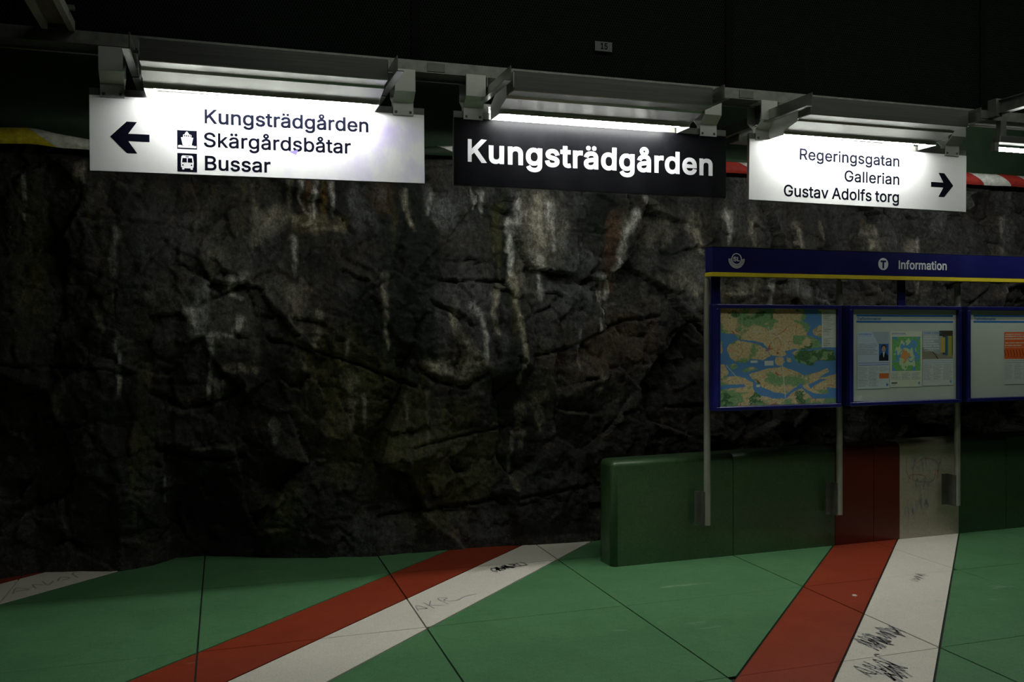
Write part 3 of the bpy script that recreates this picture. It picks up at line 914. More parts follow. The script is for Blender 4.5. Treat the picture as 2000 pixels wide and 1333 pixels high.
# glyph outlines in font units: advance, then closed contours
GLYPHS = {
    '1': (453, ['76,0 76,55 391,55 391,0', '276,509 276,0 212,0 212,448 209,448 86,358 86,427 198,509']),
    '5': (453, ['221,-7 192,-5 165,1 140,11 118,25 99,41 83,60 71,82 63,105 60,130 122,130 125,115 130,102 138,89 148,78 160,68 173,60 188,54 204,51 221,50 241,51 259,56 276,64 291,75 304,89 314,104 322,122 326,141 328,162 326,183 321,203 314,221 303,237 290,251 275,262 257,270 238,275 218,277 201,276 184,273 167,268 152,262 139,255 128,246 67,253 96,509 366,509 366,452 151,452 134,301 136,301 148,311 162,318 178,325 194,330 212,333 229,334 252,332 274,328 294,321 313,311 330,299 345,285 358,269 370,251 379,231 386,210 390,187 391,163 388,132 381,102 369,76 352,52 332,32 309,15 282,3 253,-4']),
    'A': (480, ['16,0 201,509 276,509 463,0 395,0 287,302 264,372 232,478 245,478 213,371 191,302 85,0', '110,142 110,199 370,199 370,142']),
    'B': (456, ['60,0 60,509 241,509 274,507 304,501 329,491 350,477 367,461 381,442 390,421 396,398 398,374 397,353 393,336 387,320 378,307 368,295 356,286 343,278 329,272 315,267 315,262 331,260 347,254 363,245 378,234 391,220 402,203 411,184 416,161 418,136 416,111 410,88 400,67 386,48 368,31 344,18 317,8 284,2 247,0', '125,57 245,57 281,60 309,67 330,80 344,96 353,115 355,137 354,153 350,169 342,184 333,197 320,209 306,218 289,225 269,229 248,231 125,231', '125,285 238,285 256,287 273,290 288,296 302,304 314,314 323,326 330,340 335,355 336,372 333,393 326,412 313,429 294,442 270,449 240,452 125,452']),
    'G': (520, ['269,-7 242,-6 217,-2 193,5 171,14 149,25 130,39 112,55 96,73 82,93 69,116 59,140 51,166 45,194 41,223 40,254 41,285 45,315 51,343 59,369 69,393 82,415 96,436 112,454 129,470 149,484 170,495 192,504 215,510 239,514 265,516 291,514 316,510 340,504 363,494 384,483 403,469 421,453 436,436 449,416 460,395 468,373 474,349 408,349 402,365 395,379 387,393 378,406 368,417 356,427 344,436 330,443 315,448 300,453 283,455 265,456 236,453 209,445 183,432 160,414 141,392 125,364 113,332 106,295 103,254 106,213 113,177 125,145 141,117 161,95 184,76 210,63 238,56 269,53 296,55 322,61 345,71 365,85 382,102 396,123 407,147 413,173 415,202 434,199 283,199 283,256 478,256 478,200 475,160 466,124 451,91 431,62 406,38 377,19 344,5 308,-4']),
    'I': (183, ['61,0 61,509 128,509 128,0']),
    'K': (467, ['104,145 104,216 139,261 174,303 212,344 364,509 448,509 231,276 228,276', '60,0 60,509 125,509 125,334 124,225 125,193 125,0', '372,0 188,259 228,309 449,0']),
    'L': (393, ['60,0 60,509 125,509 125,57 361,57 361,0']),
    'R': (449, ['60,0 60,509 236,509 273,506 305,500 333,489 356,473 376,455 390,433 401,408 407,381 409,352 407,323 401,296 390,271 376,250 356,232 333,217 305,206 273,200 236,198 96,198 96,255 234,255 258,256 280,260 298,267 313,276 325,287 334,300 340,316 344,333 345,352 344,371 340,389 334,405 325,419 313,430 298,440 279,446 258,451 233,452 125,452 125,0', '353,0 230,229 303,229 428,0']),
    'S': (447, ['224,-9 188,-7 156,-1 128,9 102,23 81,40 64,60 51,83 42,109 38,137 104,137 108,118 114,102 123,88 136,76 150,66 166,59 185,53 204,50 224,49 246,50 267,54 286,60 303,69 317,79 329,92 338,106 344,122 346,139 344,154 340,168 332,179 322,189 310,197 296,205 245,222 184,239 145,253 112,269 86,289 67,313 56,341 52,372 54,400 62,425 75,448 92,468 113,484 138,498 165,508 195,514 227,516 259,514 289,508 316,498 340,484 360,468 377,449 390,427 398,403 401,378 337,378 332,402 320,421 302,437 280,449 254,456 225,459 204,457 185,454 167,448 152,440 139,430 129,418 121,405 117,391 115,376 117,359 122,345 131,334 142,324 155,315 169,308 212,293 264,279 312,264 328,256 344,248 359,238 372,226 384,213 395,198 402,180 407,161 408,139 406,112 399,87 386,64 370,43 349,25 323,11 294,0 261,-7']),
    'T': (449, ['32,452 32,509 417,509 417,452 257,452 257,0 193,0 193,452']),
    'a': (389, ['160,-9 137,-7 115,-3 94,5 76,15 60,29 48,45 38,63 32,84 30,108 32,128 36,146 43,161 53,174 64,184 78,193 92,200 108,206 125,211 178,220 234,227 247,229 257,231 265,235 271,240 274,246 276,255 276,257 275,272 272,285 267,297 260,307 251,315 240,322 227,327 212,330 196,331 178,330 163,327 149,322 137,316 127,309 118,301 110,292 104,283 100,274 41,291 51,313 64,331 79,346 95,358 114,368 133,375 153,380 173,383 194,384 239,379 255,375 271,369 286,360 300,350 312,336 322,320 330,301 335,278 337,251 337,0 277,0 277,52 272,52 252,25 242,16 229,8 215,1 199,-4 181,-7', '170,45 192,47 211,51 228,59 242,68 254,80 263,93 270,108 274,122 276,138 276,190 259,182 231,176 200,171 175,168 134,159 122,153 112,147 103,139 97,130 93,118 92,105 93,93 96,82 102,72 109,64 119,57 130,52 142,48 156,46']),
    'b': (424, ['229,-8 208,-7 189,-3 172,4 159,12 147,21 138,31 118,59 112,59 112,0 53,0 53,509 114,509 114,319 118,319 137,346 147,355 158,364 171,373 188,379 207,383 229,384 259,382 287,374 313,361 335,342 354,320 370,293 381,261 388,227 390,189 388,151 381,116 370,84 355,57 336,34 313,16 288,3 260,-6', '220,47 242,49 262,55 279,66 294,80 306,97 316,117 323,139 327,163 328,189 327,215 323,239 316,261 307,281 295,298 280,311 262,322 243,328 220,330 198,328 178,322 161,312 147,299 134,282 125,263 118,241 114,216 113,189 114,162 118,138 125,115 135,95 147,78 162,65 179,55 198,49']),
    'd': (424, ['195,-8 165,-6 137,3 111,16 89,34 70,57 55,84 43,116 36,151 34,189 36,227 43,261 55,293 70,320 89,342 112,361 137,374 165,382 196,384 218,383 237,379 253,373 267,364 278,355 287,346 306,319 311,319 311,509 372,509 372,0 313,0 313,59 307,59 287,31 277,21 266,12 252,4 236,-3 217,-7', '205,47 226,49 246,55 263,65 278,78 290,95 299,115 306,138 310,162 312,189 310,216 306,241 300,263 290,282 278,299 263,312 246,322 227,328 205,330 182,328 162,322 145,311 130,298 118,281 108,261 102,239 98,215 96,189 98,163 102,139 109,117 118,97 130,80 145,66 162,55 182,49']),
    'e': (404, ['212,-8 177,-5 145,3 117,16 92,35 72,58 56,85 44,116 37,150 34,187 36,224 44,258 55,290 71,317 91,340 115,359 142,373 172,382 205,384 226,383 246,380 266,374 285,366 303,355 319,341 334,324 347,305 357,282 365,256 370,227 371,194 371,169 75,169 75,221 338,221 310,202 308,226 304,248 298,269 288,286 277,301 263,314 246,323 227,328 205,330 183,328 164,323 146,313 131,301 119,286 109,270 102,251 97,231 96,211 96,178 98,151 102,127 110,106 121,88 135,73 151,61 169,53 190,48 212,46 227,47 241,49 254,53 265,58 276,65 285,73 294,82 300,93 306,105 365,91 358,72 348,55 335,39 320,26 302,14 283,4 261,-3 237,-7']),
    'f': (254, ['228,379 228,327 6,327 6,379', '81,0 81,432 82,452 87,470 96,486 107,499 120,510 135,519 152,525 169,529 187,530 222,527 243,521 227,468 215,472 195,474 178,472 164,468 154,460 147,449 143,435 142,419 142,0']),
    'g': (425, ['207,-151 180,-149 156,-146 134,-140 114,-132 97,-122 82,-110 70,-97 59,-84 51,-69 101,-41 122,-66 131,-74 142,-82 154,-88 169,-93 187,-96 207,-97 236,-95 261,-87 282,-75 298,-58 308,-34 311,-6 311,68 306,68 287,41 277,32 266,23 252,16 236,10 217,6 195,5 165,7 138,14 113,27 90,43 71,65 55,90 43,120 36,154 34,191 36,229 43,263 55,293 71,320 90,342 112,361 138,374 166,382 196,384 218,383 237,379 253,373 267,365 279,356 288,346 308,319 313,319 313,379 372,379 372,-9 370,-40 363,-67 350,-90 334,-109 314,-124 291,-136 265,-144 237,-149', '205,59 227,61 246,66 264,75 278,87 290,103 300,121 307,142 311,166 312,193 311,219 307,242 300,264 291,283 279,299 264,312 247,322 227,328 205,330 182,328 163,322 145,312 130,298 118,282 109,262 102,241 98,218 96,193 98,167 102,144 109,123 118,104 131,88 145,76 163,66 183,61']),
    'i': (167, ['53,0 53,379 114,379 114,0', '84,443 73,444 63,448 54,455 47,463 43,472 41,483 43,494 47,504 54,512 63,518 73,522 84,524 95,522 105,518 114,512 121,504 125,494 126,483 125,472 121,463 114,455 105,448 95,444']),
    'k': (381, ['110,137 110,212 121,212 284,379 360,379 184,199 177,199', '53,0 53,509 114,509 114,0', '294,0 148,186 191,229 372,0']),
    'l': (167, ['53,0 53,509 114,509 114,0']),
    'm': (610, ['53,0 53,379 112,379 112,295 108,295 114,314 122,331 132,346 144,358 158,368 172,376 187,382 203,385 219,386 245,383 268,375 287,361 303,342 314,320 321,295 312,295 318,312 326,329 337,343 350,356 364,366 381,375 398,381 417,385 437,386 458,385 478,380 497,372 514,361 529,346 541,328 550,307 555,283 557,255 557,0 496,0 496,254 493,279 485,298 473,313 456,323 438,329 419,330 402,329 387,326 374,320 363,312 353,302 345,290 340,277 336,263 335,247 335,0 274,0 274,260 272,280 265,297 253,311 238,322 220,328 199,330 185,329 171,326 158,320 145,312 135,302 126,289 119,274 115,257 114,238 114,0']),
    'n': (410, ['114,227 114,0 53,0 53,379 112,379 112,287 102,287 116,319 132,344 152,362 175,374 200,382 227,384 252,383 275,377 295,369 313,356 328,340 341,321 350,298 355,271 357,240 357,0 296,0 296,235 293,263 286,286 273,304 256,318 235,326 210,329 192,328 176,324 161,317 147,308 136,297 126,283 119,266 115,248']),
    'o': (415, ['207,-8 174,-5 144,3 117,16 93,35 72,58 56,85 44,116 37,150 34,187 37,225 44,260 56,291 72,318 93,341 117,360 144,374 174,382 207,384 241,382 271,374 299,360 323,341 343,318 359,291 371,260 379,225 381,187 379,150 371,116 359,85 343,58 323,35 299,16 271,3 241,-5', '207,46 231,49 252,55 270,66 285,80 298,97 307,117 314,139 318,163 319,187 318,212 314,236 307,258 298,278 285,296 270,310 252,321 231,328 207,330 184,328 163,321 145,310 130,296 118,278 108,258 102,236 98,212 96,187 98,163 102,139 108,117 118,97 130,80 145,66 163,55 184,49']),
    'r': (259, ['53,0 53,379 112,379 112,321 115,321 124,339 137,354 152,367 171,377 191,383 213,385 229,384 243,384 243,322 230,324 207,326 190,324 174,321 159,315 146,306 135,296 126,284 119,269 115,254 114,237 114,0']),
    's': (365, ['182,-8 157,-7 133,-3 112,3 93,12 76,24 62,38 50,54 41,73 36,94 94,107 101,87 111,72 124,60 141,52 160,47 181,45 206,47 227,53 244,62 258,74 265,88 268,103 266,115 262,126 254,136 243,144 229,150 212,155 149,170 118,180 92,192 72,208 58,227 50,249 47,274 49,295 55,314 65,332 79,347 95,360 115,370 137,378 161,383 187,384 212,383 234,379 254,372 271,363 286,352 299,339 309,324 318,308 324,290 268,277 262,291 254,304 243,316 228,325 210,331 187,333 166,331 147,326 131,317 119,305 111,292 109,277 110,264 115,253 124,243 136,235 152,229 172,223 229,209 261,200 287,187 306,171 320,153 328,131 331,107 329,85 323,65 312,47 298,31 281,18 260,6 236,-2 210,-7']),
    't': (227, ['204,379 204,327 6,327 6,379', '65,471 126,471 126,98 127,83 130,70 136,61 144,55 156,51 170,50 185,51 202,54 213,2 192,-3 168,-4 138,-1 113,7 92,21 77,41 68,64 65,93']),
    'u': (410, ['182,-5 158,-3 135,2 115,11 97,23 82,39 69,59 60,82 54,109 53,139 53,379 114,379 114,144 116,117 124,94 137,75 154,61 175,53 200,50 218,51 234,55 249,62 263,71 274,83 283,97 290,113 295,132 296,153 296,379 357,379 357,0 298,0 298,92 307,92 294,60 277,35 257,17 234,5 209,-3']),
    'v': (389, ['163,0 17,379 84,379 165,155 187,87 206,21 184,21 203,87 224,155 305,379 371,379 226,0']),
    'ä': (389, ['160,-9 137,-7 115,-3 94,5 76,15 60,29 48,45 38,63 32,84 30,108 32,128 36,146 43,161 53,174 64,184 78,193 92,200 108,206 125,211 178,220 234,227 247,229 257,231 265,235 271,240 274,246 276,255 276,257 275,272 272,285 267,297 260,307 251,315 240,322 227,327 212,330 196,331 178,330 163,327 149,322 137,316 127,309 118,301 110,292 104,283 100,274 41,291 51,313 64,331 79,346 95,358 114,368 133,375 153,380 173,383 194,384 239,379 255,375 271,369 286,360 300,350 312,336 322,320 330,301 335,278 337,251 337,0 277,0 277,52 272,52 252,25 242,16 229,8 215,1 199,-4 181,-7', '170,45 192,47 211,51 228,59 242,68 254,80 263,93 270,108 274,122 276,138 276,190 259,182 231,176 200,171 175,168 134,159 122,153 112,147 103,139 97,130 93,118 92,105 93,93 96,82 102,72 109,64 119,57 130,52 142,48 156,46', '261,443 251,444 241,448 233,455 226,463 222,472 221,483 222,494 226,503 233,512 241,518 251,522 261,523 272,522 281,518 290,512 296,503 300,494 301,483 300,472 296,463 290,455 281,448 272,444', '117,443 107,444 97,448 89,455 82,463 78,472 77,483 78,494 82,503 89,512 97,518 107,522 117,523 128,522 138,518 146,512 152,503 156,494 158,483 156,472 152,463 146,455 138,448 128,444']),
    'å': (389, ['160,-9 137,-7 115,-3 94,5 76,15 60,29 48,45 38,63 32,84 30,108 32,128 36,146 43,161 53,174 64,184 78,193 92,200 108,206 125,211 178,220 234,227 247,229 257,231 265,235 271,240 274,246 276,255 276,257 275,272 272,285 267,297 260,307 251,315 240,322 227,327 212,330 196,331 178,330 163,327 149,322 137,316 127,309 118,301 110,292 104,283 100,274 41,291 51,313 64,331 79,346 95,358 114,368 133,375 153,380 173,383 194,384 239,379 255,375 271,369 286,360 300,350 312,336 322,320 330,301 335,278 337,251 337,0 277,0 277,52 272,52 252,25 242,16 229,8 215,1 199,-4 181,-7', '170,45 192,47 211,51 228,59 242,68 254,80 263,93 270,108 274,122 276,138 276,190 259,182 231,176 200,171 175,168 134,159 122,153 112,147 103,139 97,130 93,118 92,105 93,93 96,82 102,72 109,64 119,57 130,52 142,48 156,46', '189,404 173,406 159,409 145,416 132,424 121,435 112,447 105,460 101,474 100,490 101,505 105,519 112,532 121,544 132,554 145,563 159,569 173,573 189,575 205,573 220,569 234,563 246,554 257,544 266,532 273,519 277,505 278,490 277,474 273,460 266,447 257,435 246,424 234,416 220,409 205,406', '189,447 200,449 210,453 219,460 226,469 230,479 232,490 230,501 226,511 219,519 210,526 200,531 189,532 178,531 168,526 159,519 153,511 149,501 147,490 149,479 153,469 159,460 168,453 178,449']),
}
CAP = 509.0


# ------------------------------------------------------------------ lettering
def outline(ch):
    adv, cons = GLYPHS[ch]
    return adv, [[tuple(int(v) for v in p.split(',')) for p in c.split()] for c in cons]


def fatten(q, bold):
    """move a closed contour to its left by bold (outers run clockwise, holes the other way)"""
    b = min(bold, 0.17 * (max(p[0] for p in q) - min(p[0] for p in q)))
    if b <= 0:
        return q
    out = []
    n = len(q)
    for i in range(n):
        a, c, d = q[i - 1], q[i], q[(i + 1) % n]
        e1 = Vector((c[0] - a[0], c[1] - a[1]))
        e2 = Vector((d[0] - c[0], d[1] - c[1]))
        e1.normalize()
        e2.normalize()
        m = Vector((-e1.y - e2.y, e1.x + e2.x))
        m = m / max(m.dot(m) / 2, 0.55)
        out.append((c[0] + m.x * b, c[1] + m.y * b))
    return out


def fill_contours(cs):
    """triangles inside closed contours that may overlap (non-zero winding)"""
    pts, edges = [], []
    for c in cs:
        k = len(pts)
        pts += c
        edges += [(k + i, k + (i + 1) % len(c)) for i in range(len(c))]
    vs, es, fs, *_ = delaunay_2d_cdt([Vector(p) for p in pts], edges, [], 0, 1e-7)
    keep = []
    for f in fs:
        x = sum(vs[i].x for i in f) / len(f)
        y = sum(vs[i].y for i in f) / len(f)
        w = 0
        for c in cs:
            for i in range(len(c)):
                (x0, y0), (x1, y1) = c[i], c[(i + 1) % len(c)]
                if (y0 <= y) != (y1 <= y):
                    t = (y - y0) / (y1 - y0)
                    if x0 + t * (x1 - x0) > x:
                        w += 1 if y1 > y0 else -1
        if w != 0:
            a = sum(vs[f[i]].x * vs[f[(i + 1) % len(f)]].y - vs[f[(i + 1) % len(f)]].x * vs[f[i]].y for i in range(len(f)))
            keep.append(tuple(f) if a > 0 else tuple(reversed(f)))
    return vs, keep


def text(s, x0, x1, base, cap, y, bold=0.0, track=0.0, mat=None, parent=None, name='lettering'):
    """flat lettering in the XZ plane facing -Y, fitted between x0 and x1; bold widens every stroke by that many metres a side"""
    pen, items = 0.0, []
    lo, hi = 1e9, -1e9
    for ch in s:
        if ch == ' ':
            pen += 165 + track
            continue
        adv, cs = outline(ch)
        items.append((cs, pen))
        xx = [p[0] + pen for c in cs for p in c]
        lo, hi = min(lo, min(xx)), max(hi, max(xx))
        pen += adv + track
    sx = (x1 - x0 - 2 * bold) / (hi - lo)
    sz = (cap - 2 * bold) / CAP
    mb = MB()
    for cs, px in items:
        cs = [fatten([(x0 + bold + (p[0] + px - lo) * sx, base + bold + p[1] * sz) for p in c], bold) for c in cs]
        vs, fs = fill_contours(cs)
        mb.add([(v.x, y, v.y) for v in vs], fs)
    return mb.build(name, mat, parent)


# ------------------------------------------------------------------ hanging signs
SIGN_Y = 5.18
FACE = -0.015


def sign(u0, u1, ztop, tilt, face_mat, straps, label):
    w = u1 - u0
    s = empty('hanging_sign', ((u0 + u1) / 2, SIGN_Y, ztop - 0.430), 0, tilt)
    tag(s, label, 'sign', 'hanging direction signs over the platform')
    MB().box(-w / 2, w / 2, -0.012, 0.012, 0, 0.392).build('sign_panel', M['alu'], s)
    MB().box(-w / 2 + 0.002, w / 2 - 0.002, FACE, -0.0121, 0.002, 0.391).build('face_plate', face_mat, s)
    MB().box(-w / 2, w / 2, -0.010, 0.010, 0.392, 0.430).build('top_rail', M['alu'], s)
    for us in straps:
        xc = us - (u0 + u1) / 2
        for side in (-1, 1):
            line = [(side * 0.080, 0.625), (side * 0.080, 0.505), (side * 0.019, 0.455), (side * 0.019, 0.382)]
            if side > 0:
                line = line[::-1]
            st = MB().strip_x(line, 0.006, xc - 0.058, xc + 0.058).build('strap', M['strap'], s)
            if side < 0:
                for dx in (-0.041, 0.041):
                    MB().cyl((xc + dx, -0.0215, 0.400), (xc + dx, -0.026, 0.400), 0.0085, 12, 0.006).build('screw', M['screw'], st)
        MB().box(xc - 0.058, xc + 0.058, -0.083, 0.083, 0.621, 0.627).build('strap_cap', M['strap'], s)
    return s


def ux(sg, u):
    return u - sg.location.x


def uz(sg, z):
    return z - sg.location.z


TY = FACE - 0.0006
s1 = sign(-0.655, 1.098, 2.843, R(-0.5), M['sign_white_stained'], (-0.543, 0.976),
          'white hanging sign with a left arrow, a boat and a bus pictogram')
X1 = lambda u: ux(s1, u)
Z1 = lambda z: uz(s1, z)
text('Kungsträdgården', X1(-0.093), X1(0.779), Z1(2.687), 0.079, TY, 0.0030, 6, M['ink'], s1)
text('Skärgårdsbåtar', X1(-0.097), X1(0.680), Z1(2.563), 0.078, TY, 0.0021, 6, M['ink'], s1)
text('Bussar', X1(-0.092), X1(0.246), Z1(2.440), 0.077, TY, 0.0020, 4, M['ink'], s1)


def arrow(sg, tip, back, zc, head, hx, th, flare):
    """tip, back: u of point and shaft end; hx: u where the barbs end"""
    d = 1 if tip > back else -1
    mb = MB()
    X = lambda u: ux(sg, u)
    zz = lambda z: uz(sg, zc + z)
    k = 0.055 * d
    mb.poly([(X(back), zz(-th / 2)), (X(tip - d * 0.048), zz(-th / 2)), (X(tip - d * 0.048), zz(th / 2)), (X(back), zz(th / 2))], TY)
    mb.poly([(X(tip), zz(0)), (X(hx), zz(head)), (X(hx - d * flare), zz(head)), (X(tip - d * (abs(tip - hx) * 0 + 0.074)), zz(0))], TY - 0.0001)
    mb.poly([(X(tip), zz(0)), (X(hx), zz(-head)), (X(hx - d * flare), zz(-head)), (X(tip - d * (abs(tip - hx) * 0 + 0.074)), zz(0))], TY - 0.0001)
    return mb.build('arrow', M['ink'], sg)


arrow(s1, -0.556, -0.366, 2.594, 0.082, -0.476, 0.039, 0.050)


def rect(x0, x1, z0, z1):
    return [(x0, z0), (x1, z0), (x1, z1), (x0, z1)]


def pictogram(kind, x0, z0, a):
    p = MB().poly(rect(x0, x0 + a, z0, z0 + a), TY).build('pictogram', M['ink'], s1)
    w, k = MB(), MB()
    q = lambda pts: [(x0 + x * a, z0 + z * a) for x, z in pts]
    y1, y2 = TY - 0.0003, TY - 0.0006
    if kind == 'boat':
        w.poly(q([(0.19, 0.62), (0.30, 0.64), (0.30, 0.76), (0.40, 0.80), (0.40, 0.87), (0.45, 0.87), (0.45, 0.93), (0.53, 0.93), (0.53, 0.87), (0.58, 0.87), (0.58, 0.80),
                  (0.72, 0.76), (0.72, 0.64), (0.81, 0.62), (0.72, 0.20), (0.28, 0.20)]), y1)
        wave = []
        for i in range(25):
            t = 0.04 + 0.92 * i / 24
            wave.append((t, 0.165 + 0.045 * abs(math.sin(t * 10.5))))
        w.poly(q(wave + [(0.96, 0.07), (0.04, 0.07)]), y1 - 0.0001)
        for xx in (0.33, 0.43, 0.53, 0.63):
            k.poly(q(rect(xx, xx + 0.06, 0.68, 0.75)), y2)
        k.arc(x0 + 0.5 * a, z0 + 0.05 * a, 0.63 * a, 0.012 * a, 62, 118, y2)
    else:
        w.poly(q([(0.19, 0.24), (0.18, 0.5), (0.21, 0.83), (0.27, 0.88), (0.73, 0.88), (0.79, 0.83), (0.83, 0.5), (0.82, 0.24)]), y1)
        for xx in (0.24, 0.67):
            w.poly(q(rect(xx, xx + 0.11, 0.12, 0.20)), y1)
        w.poly(q(rect(0.24, 0.78, 0.19, 0.245)), y1 - 0.0001)
        k.poly(q([(0.235, 0.50), (0.265, 0.74), (0.485, 0.74), (0.485, 0.50)]), y2)
        k.poly(q([(0.525, 0.50), (0.525, 0.74), (0.745, 0.74), (0.775, 0.50)]), y2)
        k.poly(q(rect(0.42, 0.58, 0.79, 0.83)), y2)
        k.disc(x0 + 0.28 * a, z0 + 0.36 * a, 0.042 * a, y2, 16)
        k.disc(x0 + 0.72 * a, z0 + 0.36 * a, 0.042 * a, y2, 16)
    w.build('white_figure', M['white_ink'], p)
    k.build('black_detail', M['ink'], p)


pictogram('boat', X1(-0.230), Z1(2.547), 0.099)
pictogram('bus', X1(-0.230), Z1(2.427), 0.098)
M['purple'] = plain('purple_sticker_scrap', (0.22, 0.17, 0.62), 0.5)
M['lilac'] = plain('lilac_sticker_glue', (0.56, 0.52, 0.72), 0.5)
MB().poly([(X1(0.333), Z1(2.556)), (X1(0.385), Z1(2.567)), (X1(0.375), Z1(2.545)), (X1(0.362), Z1(2.526)), (X1(0.345), Z1(2.530))], TY).build('sticker_scrap', M['lilac'], s1)
MB().poly([(X1(0.344), Z1(2.560)), (X1(0.392), Z1(2.571)), (X1(0.382), Z1(2.542))], TY - 0.0002).build('sticker_scrap', M['purple'], s1)

s2 = sign(1.266, 3.041, 2.851, R(0.05), M['black_face'], (1.381, 2.910), 'black hanging sign with the station name Kungsträdgården in large bold white letters')
text('Kungsträdgården', ux(s2, 1.347), ux(s2, 2.943), uz(s2, 2.556), 0.138, TY, 0.0062, 28, M['white_ink'], s2)

s3 = sign(3.205, 4.925, 2.839, R(0.5), M['sign_white'], (3.306, 4.795),
          'white hanging sign with a right arrow and the words Gustav Adolfs torg')
text('Regeringsgatan', ux(s3, 3.578), ux(s3, 4.362), uz(s3, 2.689), 0.075, TY, 0.0027, 10, M['ink'], s3)
text('Gallerian', ux(s3, 3.924), ux(s3, 4.362), uz(s3, 2.566), 0.075, TY, 0.0019, 10, M['ink'], s3)
text('Gustav Adolfs torg', ux(s3, 3.461), ux(s3, 4.360), uz(s3, 2.445), 0.076, TY, 0.0020, 4, M['ink'], s3)
arrow(s3, 4.812, 4.624, 2.586, 0.082, 4.735, 0.034, 0.048)


# ------------------------------------------------------------------ luminaires over the signs
def luminaire(uc, w, side, tube_mat, label, lip=True, name='sign_luminaire', group='fluorescent lights along the sign rail'):
    """side -1 faces the platform, +1 the wall; y measured outward from the sign plane"""
    L = empty(name, (uc, SIGN_Y, 2.80))
    tag(L, label, 'light', group)
    Yv = lambda d: side * d

    def strip(line, th, nm, mat, x0=-w / 2, x1=w / 2):
        ln = [(Yv(d), z) for d, z in line]
        return MB().strip_x(ln if side > 0 else ln[::-1], th, x0, x1).build(nm, mat, L)
    # front box: an aluminium profile
    a, b = sorted((Yv(0.335), Yv(0.465)))
    MB().box(-w / 2, w / 2, a, b, 0.072, 0.180).build('front_box', M['alu'], L, 0.004, 1)
    # hood: bent sheet from the box down to the lip over the tube, and a top sheet
    strip([(0.345, 0.074), (0.335, 0.062), (0.200, 0.034), (0.192, 0.030)] if lip else [(0.345, 0.10), (0.335, 0.09), (0.150, 0.075), (0.142, 0.072)], 0.003, 'hood', M['alu'])
    if lip:
        strip([(0.1900, 0.034), (0.1860, 0.010)], 0.003, 'hood_lip', M['reflector'])
    strip([(0.345, 0.150), (0.120, 0.135), (0.030, 0.095)], 0.003, 'top_sheet', M['reflector'])
    for e in (-1, 1):
        # side arm: an angle from the box back to the rail
        x = e * (w / 2 + 0.035)
        a, b = sorted((Yv(0.02), Yv(0.53)))
        arm = MB().box(x - 0.003, x + 0.003, a, b, 0.105, 0.185).box(min(x, x + e * 0.034), max(x, x + e * 0.034), a, b, 0.105, 0.110).build('arm', M['alu'], L)
        a2, b2 = sorted((Yv(0.02), Yv(0.075)))
        MB().box(x - 0.004, x + 0.004, a2, b2, 0.185, 0.238).build('hanger', M['dark_steel'], arm)
        MB().cyl((x - e * 0.004, Yv(0.41), 0.126), (x - e * 0.032, Yv(0.41), 0.126), 0.008, 10).build('pivot_bolt', M['screw'], arm)
        # hood end plate
        pts = [(0.335, 0.150), (0.335, 0.066), (0.190, 0.026), (0.186, 0.008), (0.022, 0.008), (0.022, 0.092), (0.120, 0.133)]
        mb = MB()
        xx = e * (w / 2 - 0.002)
        vs = [(xx - 0.0015, Yv(d), z) for d, z in pts] + [(xx + 0.0015, Yv(d), z) for d, z in pts]
        n = len(pts)
        mb.add(vs, [tuple(range(n)), tuple(reversed(range(n, 2 * n)))] + [((i + 1) % n, i, i + n, (i + 1) % n + n) for i in range(n)])
        mb.build('end_plate', M['reflector'], L)
        MB().box(min(e * (w / 2 - 0.004), e * (w / 2 - 0.045)), max(e * (w / 2 - 0.004), e * (w / 2 - 0.045)), *sorted((Yv(0.12), Yv(0.15))), 0.024, 0.100).build('lamp_holder', M['reflector'], L)
    MB().cyl((-w / 2 + 0.045, Yv(0.135), 0.030), (w / 2 - 0.045, Yv(0.135), 0.030), 0.013, 12).build('tube', tube_mat, L, smooth=True)
    return L


luminaire(0.213, 1.195, -1, M['tube'], 'aluminium fluorescent light over the white sign with the left arrow')
luminaire(2.088, 1.205, -1, M['tube'], 'aluminium fluorescent light over the black station name sign')
luminaire(3.930, 1.170, -1, M['tube'], 'aluminium fluorescent light over the white sign with the right arrow')
luminaire(0.213, 1.195, 1, M['tube_rear_dim'], 'unseen fluorescent light behind the white sign with the left arrow', False)
luminaire(2.088, 1.205, 1, M['tube_rear'], 'unseen fluorescent light behind the black station name sign', False)
luminaire(3.930, 1.170, 1, M['tube_rear_dim'], 'unseen fluorescent light behind the white sign with the right arrow', False)


def batten(x, label):
    """bare tube fitting under the rail at the right end"""
    L = empty('tube_light', (x, 5.10, 2.83))
    tag(L, label, 'light', 'fluorescent lights along the sign rail')
    MB().box(0.03, 1.22, -0.035, 0.035, 0.050, 0.100).build('housing', M['alu'], L, 0.004, 1)
    for a in (0.0, 1.22):
        MB().box(a, a + 0.035, -0.02, 0.02, -0.008, 0.052).build('lamp_holder', M['dark_steel'], L)
    MB().cyl((0.03, 0, 0.010), (1.22, 0, 0.010), 0.014, 12).build('tube', M['tube_bare'], L, smooth=True)
    for a in (0.05, 1.1):
        MB().box(a, a + 0.05, -0.02, 0.02, 0.100, 0.205).build('bracket', M['dark_steel'], L)
    return L


batten(5.09, 'bare glowing tube light at the right edge past the right arrow sign')

